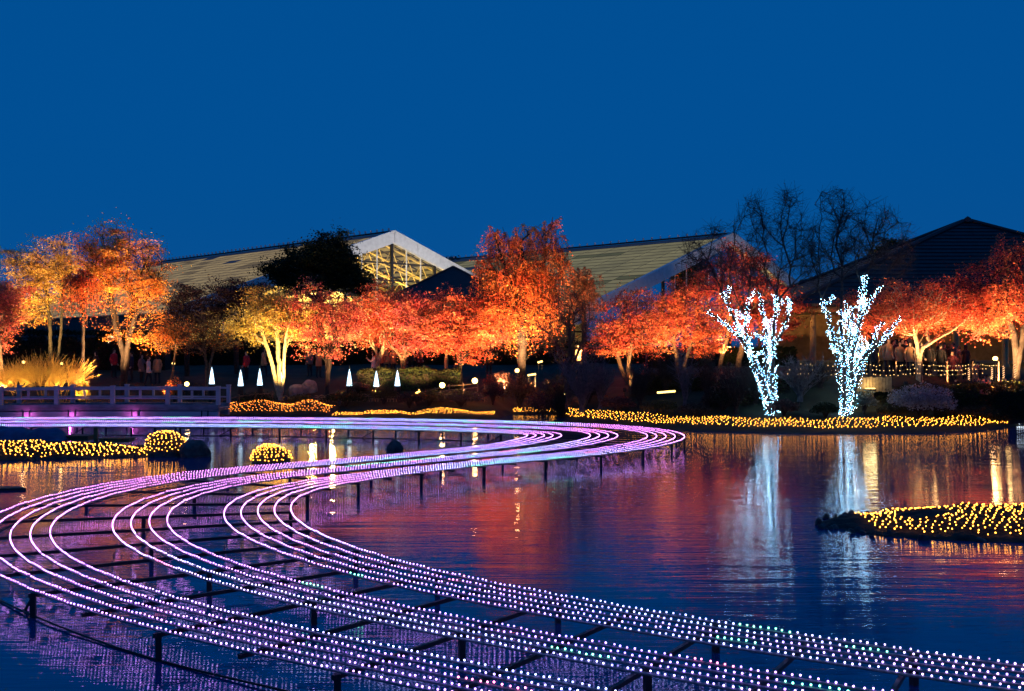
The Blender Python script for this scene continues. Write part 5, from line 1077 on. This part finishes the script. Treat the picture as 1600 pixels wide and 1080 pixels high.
def people():
    KM = {k: person_mesh(k) for k in ('stand', 'walk', 'photo', 'look')}
    hs, hl = hair_mesh(False), hair_mesh(True); hs.materials.append(M['hair']); hl.materials.append(M['hair'])
    cm = coat_mesh(); cm.materials.append(M['coat'])
    mb = MB()
    for s in (-1, 1): V, F, k = balls([(0.028 * s, -0.108, 1.612)], 0.008); mb.add(V.tolist(), F.tolist())
    em = mb.mesh('eyes'); em.materials.append(M['eye'])
    mb = MB(); mb.box((0, -0.42, 1.38), (0.15, 0.012, 0.075)); pm = mb.mesh('phone'); pm.materials.append(M['phone'])
    def person(label, px, Y, kind, color, rz, scale=1.0, long=False, group='visitors on the far bank', z=None):
        p = gp(px, Y); r = thing('person', label, 'person', (p.x, p.y, p.z - 0.01 if z is None else z), rz, group); r.scale = (scale,) * 3
        b = obj('body', KM[kind], None, r); b.color = (*color, 1)
        obj('hair', hl if long else hs, None, r); obj('eyes', em, None, r)
        if long or kind == 'photo': c = obj('coat_skirt', cm, None, r); c.color = (*color, 1)
        return r
    BLK = (0.02, 0.02, 0.025); NAVY = (0.025, 0.03, 0.06); RED_ = (0.45, 0.03, 0.05); TAN = (0.40, 0.27, 0.14); WHITE = (0.75, 0.72, 0.66); GRY = (0.16, 0.15, 0.15); OR = (0.70, 0.30, 0.14); YEL = (0.70, 0.58, 0.25); MAR = (0.16, 0.03, 0.04); PNK = (0.55, 0.25, 0.28); BRN = (0.13, 0.08, 0.05)
    # left and middle visitors
    left = [('person in a red coat left of the tallest orange tree trunk', 178, 60.5, 'stand', RED_), ('person in a dark coat far left in the shade of the golden tree', 150, 60.5, 'walk', BLK), ('person in a dark coat right of the tallest orange tree trunk', 206, 60, 'stand', NAVY), ('person in a grey coat left of the brightly lit white coat', 221, 59.5, 'look', GRY), ('person in a bright white coat right of the tallest orange tree', 232, 58.6, 'walk', WHITE), ('person in a tan coat right of the white coat', 246, 59, 'stand', TAN),
            ('person in a scarlet coat behind the second light cone', 385, 60, 'stand', RED_), ('person in an ochre coat left of the pale trunks', 412, 60, 'walk', TAN), ('person in a pale coat right of the yellow tree', 484, 60, 'stand', GRY), ('person in an orange coat left of the dark stemmed red tree', 498, 59.6, 'photo', OR),
            ('person in an orange tan coat left in the group under the red trees', 596, 60, 'stand', OR), ('person in an ochre coat in the group under the red trees', 604, 60.2, 'stand', YEL), ('person in a bright orange coat in the group under the red trees', 614, 59.8, 'look', OR), ('person in a black coat with bare legs right of the leaning trunk', 640, 59.6, 'stand', BLK), ('person in a navy coat beside the black coat', 648, 60.2, 'walk', NAVY), ('person in a maroon coat right of the navy coat', 656, 60, 'stand', MAR), ('person in a pale yellow jacket seen over the green hedge', 697, 57.6, 'stand', YEL), ('person in a white coat stooping before the forked pale trunk', 584, 58.0, 'look', WHITE),
            ('person in a dark coat behind the broad red tree', 764, 60.2, 'stand', BLK), ('person in a maroon coat right of the bare fan shaped tree', 912, 57.0, 'walk', MAR), ('person in an orange coat behind the bare fan shaped tree', 905, 58.0, 'stand', OR)]
    for i, (lab, px, Y, kd, c) in enumerate(left):
        person(lab, px, Y, kd, c, rng.uniform(-2.6, 2.6), rng.uniform(0.94, 1.04) * (1.0), bool(i % 2))
    # crowd on the right: rows in front of the pavilion
    person('man in a tan coat holding up a phone, standing before the crowd', 1546, 47.6, 'photo', (0.62, 0.32, 0.16), R(-70), 1.03)
    cols = [('black', BLK), ('navy', NAVY), ('grey', GRY), ('maroon', MAR), ('brown', BRN), ('dark red', (0.30, 0.03, 0.05)), ('tan', TAN), ('charcoal', (0.05, 0.05, 0.055)), ('rose', PNK)]
    ordn = ['first', 'second', 'third', 'fourth', 'fifth', 'sixth', 'seventh', 'eighth', 'ninth', 'tenth', 'eleventh', 'twelfth', 'thirteenth', 'fourteenth', 'fifteenth', 'sixteenth']
    for row, (Y, a, b, n, nm) in enumerate(((49.1, 1368, 1604, 15, 'front'), (50.0, 1360, 1606, 15, 'middle'), (51.0, 1364, 1600, 14, 'back'))):
        xs = np.linspace(a, b, n) + rng.uniform(-4, 4, n)
        if row == 0: xs = xs[np.abs(xs - 1546) > 7]
        for i, px in enumerate(xs):
            nme, c = cols[rng.choice(len(cols), p=[.24, .18, .1, .1, .12, .08, .05, .1, .03])]
            person(f'person in {nme} coat, {ordn[i]} from left in {nm} row of the right crowd', px, Y + rng.uniform(-0.25, 0.25), ('stand', 'look', 'photo', 'walk')[rng.integers(4)], c, rng.uniform(-3.1, 3.1), rng.uniform(0.93, 1.05), bool(rng.integers(2)), 'crowd before the pavilion on the right')
people()

# ------------------------------------------------------------------ greenhouses
def glass_mat(name='glass_pane'):
    m = bpy.data.materials.new(name); m.use_nodes = True; nt = m.node_tree; nt.nodes.clear()
    t = nt.nodes.new('ShaderNodeBsdfTransparent'); t.inputs[0].default_value = (0.92, 0.92, 0.86, 1); g = nt.nodes.new('ShaderNodeBsdfGlossy'); g.inputs['Roughness'].default_value = 0.05; x = nt.nodes.new('ShaderNodeMixShader'); f = nt.nodes.new('ShaderNodeFresnel'); f.inputs[0].default_value = 1.45; o = nt.nodes.new('ShaderNodeOutputMaterial')
    nt.links.new(f.outputs[0], x.inputs[0]); nt.links.new(t.outputs[0], x.inputs[1]); nt.links.new(g.outputs[0], x.inputs[2]); nt.links.new(x.outputs[0], o.inputs[0]); return m
M['glass'] = glass_mat()
def emissive_panel(name, c, s):
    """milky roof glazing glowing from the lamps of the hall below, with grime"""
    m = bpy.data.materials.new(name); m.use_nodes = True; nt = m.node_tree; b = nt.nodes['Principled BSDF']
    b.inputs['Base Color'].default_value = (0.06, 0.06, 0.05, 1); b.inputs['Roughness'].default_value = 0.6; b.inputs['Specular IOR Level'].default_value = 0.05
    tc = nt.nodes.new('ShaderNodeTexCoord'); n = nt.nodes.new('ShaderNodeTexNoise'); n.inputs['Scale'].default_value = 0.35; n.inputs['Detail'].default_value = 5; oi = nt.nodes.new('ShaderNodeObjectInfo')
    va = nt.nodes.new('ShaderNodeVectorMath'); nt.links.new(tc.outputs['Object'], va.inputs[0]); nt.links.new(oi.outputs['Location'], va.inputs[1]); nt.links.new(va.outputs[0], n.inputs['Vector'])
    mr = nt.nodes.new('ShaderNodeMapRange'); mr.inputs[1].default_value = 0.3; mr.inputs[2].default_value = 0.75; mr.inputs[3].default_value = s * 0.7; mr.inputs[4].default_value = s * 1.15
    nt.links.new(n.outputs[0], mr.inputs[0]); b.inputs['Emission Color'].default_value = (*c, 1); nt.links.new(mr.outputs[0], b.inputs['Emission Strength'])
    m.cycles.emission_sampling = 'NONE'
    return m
M['panel_warm'] = emissive_panel('panel_warm', (1.0, 0.72, 0.32), 0.27)
M['panel_warm_dim'] = emissive_panel('panel_warm_dim', (1.0, 0.70, 0.28), 0.13)
M['panel_green'] = emissive_panel('panel_green', (0.92, 0.82, 0.40), 0.18)
M['panel_green_dim'] = emissive_panel('panel_green_dim', (0.8, 0.78, 0.30), 0.09)
M['panel_dark'] = emissive_panel('panel_dark', (0.3, 0.45, 0.8), 0.03)
M['panel_dark'].node_tree.nodes['Principled BSDF'].inputs['Base Color'].default_value = (0.06, 0.07, 0.10, 1)
M['truss'] = mat('truss', (0.62, 0.50, 0.26), 0.6)
M['inner_wall'] = mat('inner_wall', (0.74, 0.68, 0.52), 0.8)

def greenhouse(label, apex_px, apex_py, Y, half, length, lit, dim, ncol, nrow, zfloor, seed, w_left=None, flood_e=0):
    rg = np.random.default_rng(seed); A = pt(apex_px, apex_py, Y); th = math.atan2(1550, 1600)
    u = Vector((-math.sin(th), math.cos(th), 0)); v = Vector((math.cos(th), math.sin(th), 0)); slope = 0.36; dep = math.atan(slope)
    root = thing('greenhouse', label, 'building', (A.x, A.y, zfloor), 0, 'large glasshouses behind the trees'); O = root.location.copy()
    Rm = Matrix((v, u, Vector((0, 0, 1)))).transposed().to_4x4()      # local x along gable, y along ridge
    ap = A.z - zfloor
    wL = w_left or half
    # roof panels
    for side, ww in ((-1, wL), (1, half)):
        Ls = ww / math.cos(dep); nr = max(3, round(nrow * ww / wL)); ph = Ls / nr; pw = length / ncol
        mb = MB(); mb.box((0, 0, 0), (ph * 0.82, pw * 0.985, 0.06)); base = mb.mesh('roof_panel'); ms = {}
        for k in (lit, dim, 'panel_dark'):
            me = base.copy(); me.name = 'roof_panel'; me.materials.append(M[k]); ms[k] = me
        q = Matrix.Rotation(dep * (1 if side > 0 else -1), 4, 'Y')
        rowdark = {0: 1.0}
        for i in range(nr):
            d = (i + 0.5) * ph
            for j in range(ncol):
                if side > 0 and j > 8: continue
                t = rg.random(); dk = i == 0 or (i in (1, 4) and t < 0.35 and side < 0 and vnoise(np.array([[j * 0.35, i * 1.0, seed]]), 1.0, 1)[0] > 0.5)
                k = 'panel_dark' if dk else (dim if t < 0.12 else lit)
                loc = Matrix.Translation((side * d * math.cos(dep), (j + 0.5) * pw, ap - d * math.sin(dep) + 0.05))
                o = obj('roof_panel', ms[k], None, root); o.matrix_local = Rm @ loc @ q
        # dark rafters frame under the panels
        mb = MB()
        for j in range(ncol + 1):
            y = j * pw; mb.bar(tuple(Rm @ Vector((0, y, ap))), tuple(Rm @ Vector((side * ww, y, ap - ww * slope))), 0.09, n=4)
        for i in range(nr + 1):
            d = i * ph; mb.bar(tuple(Rm @ Vector((side * d * math.cos(dep), 0, ap - d * math.sin(dep) - 0.02))), tuple(Rm @ Vector((side * d * math.cos(dep), length, ap - d * math.sin(dep) - 0.02))), 0.11, n=4)
        mb.build('roof_frame', M['frame_dark'], root)
        # bargeboards in segments
        nb = 4; 
        for b_ in range(nb):
            a0, a1 = ww * b_ / nb + 0.02, ww * (b_ + 1) / nb - 0.02
            P = [Vector((side * a0, -0.5, ap + 0.30 - a0 * slope)), Vector((side * a1, -0.5, ap + 0.30 - a1 * slope)), Vector((side * a1, -0.5, ap - 0.95 - a1 * slope)), Vector((side * a0, -0.5, ap - 0.95 - a0 * slope))]
            mb = MB(); mb.prism([tuple(Rm @ p) for p in P], tuple(Rm @ Vector((0, 0.45, 0)))); mb.build('bargeboard', M['white_paint'], root)
        # side wall
        mb = MB(); mb.prism([tuple(Rm @ Vector((side * ww, 0, -1))), tuple(Rm @ Vector((side * ww, length, -1))), tuple(Rm @ Vector((side * ww, length, ap - ww * slope - 0.1))), tuple(Rm @ Vector((side * ww, 0, ap - ww * slope - 0.1)))], tuple(Rm @ Vector((-side * 0.2, 0, 0))))
        mb.build('side_wall', M['roof_tile'], root)
    # ridge vents rail
    mb = MB(); mb.bar(tuple(Rm @ Vector((0, 0, ap + 0.22))), tuple(Rm @ Vector((0, length, ap + 0.22))), 0.10, n=5); mb.build('ridge_cap', M['frame_dark'], root)
    mb = MB()
    for j in range(0, ncol * 3):
        y = (j + 0.5) * length / (ncol * 3); mb.box(tuple(Rm @ Vector((0, y, ap + 0.45))), (0.16, 0.3, 0.22))
    tag(mb.build('ridge_vents', M['white_paint'], root), kind='stuff')
    # gable grid
    cw = 1.8; xs = np.arange(-math.floor(wL / cw) * cw, half, cw)
    top = lambda x: ap - 0.95 - abs(x) * slope
    rows = [ap - 12.5, ap - 9.8, ap - 7.1, ap - 4.6, ap - 2.9]
    for x in xs:
        mb = MB(); big = abs(round(x / cw)) % 3 == 0; w_ = 0.26 if big else 0.11
        c = Rm @ Vector((x, 0, 0)); z0 = -1; z1 = top(x) + 0.3
        mb.box((c.x, c.y, (z0 + z1) / 2), (w_, w_, z1 - z0), th); mb.build('mullion', M['white_paint'] if not big else M['frame_dark'], root)
    for r in rows[1:]:
        lim = max(0.0, (ap - 0.95 - r) / slope); a, b = -min(wL, lim), min(half, lim)
        mb = MB(); mb.bar(tuple(Rm @ Vector((a, 0, r))), tuple(Rm @ Vector((b, 0, r))), 0.075, n=4); mb.build('transom', M['frame_dark'], root)
    for x in xs:
        x2 = x + cw
        if x2 > half: continue
        for i, r in enumerate(rows):
            r1 = rows[i + 1] if i + 1 < len(rows) else 1e9
            la, lb = min(r1, top(x)), min(r1, top(x2))
            if max(la, lb) <= r + 0.05: continue
            la, lb = max(la, r + 0.01), max(lb, r + 0.01)
            P = [Vector((x + .06, -0.02, r)), Vector((x2 - .06, -0.02, r)), Vector((x2 - .06, -0.02, lb)), Vector((x + .06, -0.02, la))]
            if i + 1 < len(rows) and x * x2 >= 0 and la != lb and max(la, lb) >= r1 - 1e-6:
                xm = (ap - 0.95 - r1) / slope
                if min(abs(x), abs(x2)) < xm < max(abs(x), abs(x2)): P = ([P[0], P[1], Vector((x2 - .06, -0.02, lb)), Vector((math.copysign(xm, x + x2), -0.02, r1)), Vector((x + .06, -0.02, la))])
            mb = MB(); mb.prism([tuple(Rm @ p) for p in P], tuple(Rm @ Vector((0, 0.025, 0)))); mb.build('window_pane', M['glass'], root)
    # inside: trusses, an inner house and lamps
    for y in (2.5, 6.5, 11.0, 16.0):
        mb = MB()
        for s, ww in ((-1, wL), (1, half)):
            a = Vector((0, y, ap - 0.5)); b = Vector((s * ww, y, ap - 0.5 - ww * slope)); c = Vector((0, y, ap - 2.6)); d = Vector((s * ww, y, ap - 1.7 - ww * slope))
            mb.bar(tuple(Rm @ a), tuple(Rm @ b), 0.10, n=4); mb.bar(tuple(Rm @ c), tuple(Rm @ d), 0.08, n=4)
            for k in range(6):
                p = a.lerp(b, k / 6); q_ = c.lerp(d, (k + 0.5) / 6); r_ = a.lerp(b, (k + 1) / 6); mb.bar(tuple(Rm @ p), tuple(Rm @ q_), 0.05, n=4); mb.bar(tuple(Rm @ q_), tuple(Rm @ r_), 0.05, n=4)
        mb.build('truss', M['truss'], root)
    ih = ap - 5.3; iw = 5.5
    P = [Vector((-iw, 9, -1)), Vector((iw, 9, -1)), Vector((iw, 9, ih - 2.4)), Vector((0, 9, ih)), Vector((-iw, 9, ih - 2.4))]
    mb = MB(); mb.prism([tuple(Rm @ p) for p in P], tuple(Rm @ Vector((0, 10, 0)))); mb.build('inner_house', M['inner_wall'], root)
    P = [Vector((-wL, 24, -1)), Vector((half, 24, -1)), Vector((half, 24, ap - 0.8 - half * slope)), Vector((0, 24, ap - 0.8)), Vector((-wL, 24, ap - 0.8 - wL * slope))]
    mb = MB(); mb.prism([tuple(Rm @ p) for p in P], tuple(Rm @ Vector((0, 0.2, 0)))); mb.build('inner_partition', M['inner_wall'], root)
    for x, y, z, e in ((-4, 4.5, ap - 7.5, 1500), (4.5, 4.5, ap - 7.5, 1800), (0, 14, ap - 3.4, 900)):
        ld = bpy.data.lights.new('hall_light', 'POINT'); ld.energy = e * 6.5; ld.color = (1.0, 0.62, 0.14); ld.shadow_soft_size = 0.3; lo = bpy.data.objects.new('hall_light', ld); COL.objects.link(lo); lo.parent = root; lo.location = Rm @ Vector((x, y, z))
    if flood_e:
        ld = bpy.data.lights.new('gable_light', 'SPOT'); ld.energy = flood_e; ld.color = (1.0, 0.93, 0.82); ld.spot_size = R(110); ld.spot_blend = 0.5; ld.shadow_soft_size = 0.2
        lo = bpy.data.objects.new('gable_light', ld); COL.objects.link(lo); lo.parent = root; lo.location = Rm @ Vector((1, -9, ap - 9)); d = Rm @ Vector((0, 9, 8.0)); lo.rotation_mode = 'QUATERNION'; lo.rotation_quaternion = d.to_track_quat('-Z', 'Y')
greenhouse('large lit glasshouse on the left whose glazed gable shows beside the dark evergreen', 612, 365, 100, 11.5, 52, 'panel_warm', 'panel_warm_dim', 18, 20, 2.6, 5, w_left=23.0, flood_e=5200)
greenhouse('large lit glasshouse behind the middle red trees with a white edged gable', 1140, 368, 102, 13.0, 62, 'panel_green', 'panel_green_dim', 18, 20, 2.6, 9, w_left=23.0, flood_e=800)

# ------------------------------------------------------------------ pavilion and other roofs
def pavilion():
    Y = 60.0; ax, az = wx(1512, Y + 9), wz(347, Y + 9); yc = Y + 9
    root = thing('pavilion', 'open pavilion with a big dark hipped roof behind the crowd on the right', 'building', (ax, yc, 2.3)); O = root.location.copy()
    hx, hy = 14.4, 9.0; ez = wz(474, Y) - O.z; apz = az - O.z
    c = [(-hx, -hy, ez), (hx, -hy, ez), (hx, hy, ez), (-hx, hy, ez)]; rl = 0.3
    r0, r1 = (-rl, 0, apz), (rl, 0, apz)
    # four roof faces, each a slab with tile courses
    def slab(P, name='roof_slope'):
        mb = MB(); mb.prism(P, (0, 0, -0.18)); return mb.build(name, M['roof_tile'], root)
    faces = [[c[0], c[1], r1, r0], [c[1], c[2], r1], [c[2], c[3], r0, r1], [c[3], c[0], r0]]
    for f in faces[:2] + faces[2:]:
        s = slab(f)
        a, b = Vector(f[0]), Vector(f[1]); tl = Vector(f[-1]); tr = Vector(f[2]) if len(f) == 4 else tl
        nrm = (b - a).cross(tl - a).normalized(); mb = MB()
        for k in range(1, 22):
            t = k / 22; p = a.lerp(tl, t) + nrm * 0.03; q = b.lerp(tr, t) + nrm * 0.03; mb.bar(tuple(p), tuple(q), 0.035, n=4)
        mb.build('tile_courses', M['roof_tile'], s)
    for p, q in ((c[0], r0), (c[1], r1), (c[2], r1), (c[3], r0), (r0, r1)):
        mb = MB(); mb.bar(tuple(Vector(p) + Vector((0, 0, .06))), tuple(Vector(q) + Vector((0, 0, .06))), 0.16, n=6); mb.build('ridge', M['roof_tile'], root)
    mb = MB(); mb.lathe([(0.0, 0.0), (0.3, 0.0), (0.22, 0.25), (0.0, 0.4)], (0, 0, apz), 8); mb.build('finial', M['roof_tile'], root)
    # eaves board, columns, back wall, floor
    for a, b in ((0, 1), (1, 2), (2, 3), (3, 0)):
        p, q = Vector(c[a]), Vector(c[b]); inn = Vector((-(p.x + q.x), -(p.y + q.y), 0)).normalized() * 0.25; p = p + inn; q = q + inn
        mb = MB(); mb.bar((p.x, p.y, ez - 0.36), (q.x, q.y, ez - 0.36), 0.16, n=4); mb.build('eaves_board', M['column'], root)
    for px in (1271, 1345, 1420, 1495, 1572, 1650):
        x = wx(px, Y + 0.9) - O.x; mb = MB(); mb.lathe([(0.26, -0.3), (0.26, 0.15), (0.19, 0.2), (0.18, ez - 0.6), (0.24, ez - 0.45), (0.24, ez - 0.40)], (x, -hy + 1.0, 0), 12); mb.build('column', M['column'], root, True)
    mb = MB(); mb.box((0, hy * 0.25, ez / 2), (2 * hx - 3, 0.25, ez - 0.5)); mb.build('rear_wall', M['column'], root)
    mb = MB(); mb.box((0, 0, ez - 0.28), (2 * hx - 1.6, 2 * hy - 1.6, 0.12)); mb.build('ceiling', M['wall_cream'], root)
    mb = MB(); mb.box((0, 0, -0.16), (2 * hx - 2, 2 * hy - 2, 0.3)); mb.build('floor_slab', M['stone'], root)
    for x, e in ((-10, 60), (-5.0, 90), (-0.5, 120), (4, 120)):
        l = empty('ceiling_lamp', (x, -hy * 0.72, ez - 0.34)); l.parent = root
        mb = MB(); mb.lathe([(0.0, -0.14), (0.14, -0.10), (0.18, 0.0)], n=10); mb.build('shade', M['lit_window'], l)
        ld = bpy.data.lights.new('ceiling_light', 'POINT'); ld.energy = e; ld.color = (1.0, 0.58, 0.20); ld.shadow_soft_size = 0.45; lo = bpy.data.objects.new('ceiling_light', ld); COL.objects.link(lo); lo.parent = l; lo.location = (0, 0, -0.3)
pavilion()
def small_roof():
    Y = 78.0; A = pt(708, 417, Y); root = thing('small_pavilion', 'small dark hip roofed building before the left glasshouse gable', 'building', (A.x, A.y, 2.4)); O = root.location.copy(); apz = A.z - O.z
    hx, hy = 4.9, 3.6; ez = apz - 2.7; c = [(-hx, -hy, ez), (hx, -hy, ez), (hx, hy, ez), (-hx, hy, ez)]
    for k in range(4):
        mb = MB(); mb.prism([c[k], c[(k + 1) % 4], (0, 0, apz)], (0, 0, -0.15)); mb.build('roof_slope', M['roof_tile'], root)
        mb = MB(); mb.bar(c[k], (0, 0, apz), 0.10, n=5); mb.build('ridge', M['roof_tile'], root)
    mb = MB(); mb.box((0, 0, ez / 2 - 0.2), (2 * hx - 1.4, 2 * hy - 1.4, ez + 0.2)); mb.build('wall', M['wall_cream'], root)
    mb = MB(); mb.box((0, -hy + 0.68, ez * 0.4), (1.2, 0.06, ez * 0.7)); mb.build('door', M['wood'], root)
small_roof()
def kiosk():
    Y = 72.0; p = gp(186, Y); root = thing('kiosk', 'low dark kiosk with lit windows behind the tallest orange tree', 'building', (p.x, p.y, p.z)); O = root.location.copy()
    x0, x1 = wx(150, Y) - O.x, wx(212, Y) - O.x; zt = wz(520, Y) - O.z
    mb = MB(); mb.box(((x0 + x1) / 2, 0.8, zt / 2), (x1 - x0, 1.5, zt)); mb.build('wall', M['wood'], root)
    mb = MB(); mb.box(((x0 + x1) / 2, 0.6, zt + 0.08), (x1 - x0 + 0.6, 2.4, 0.16)); mb.build('roof', M['roof_tile'], root)
    for a, b, t, bo in ((162, 166, 531, 535), (168.5, 178.5, 525, 528), (169, 176, 533, 544), (177.5, 183, 538, 546), (191, 197.5, 534.5, 544), (199, 201.5, 535, 545)):
        xa, xb = wx(a, Y) - O.x, wx(b, Y) - O.x; za, zb = wz(t, Y) - O.z, wz(bo, Y) - O.z; fr = MB(); fr.box(((xa + xb) / 2, 0.03, (za + zb) / 2), (xb - xa + 0.08, 0.05, za - zb + 0.08)); f = fr.build('window', M['frame_dark'], root)
        mb = MB(); mb.box(((xa + xb) / 2, -0.01, (za + zb) / 2), (xb - xa, 0.03, za - zb)); mb.build('pane', M['lit_window'], f)
kiosk()
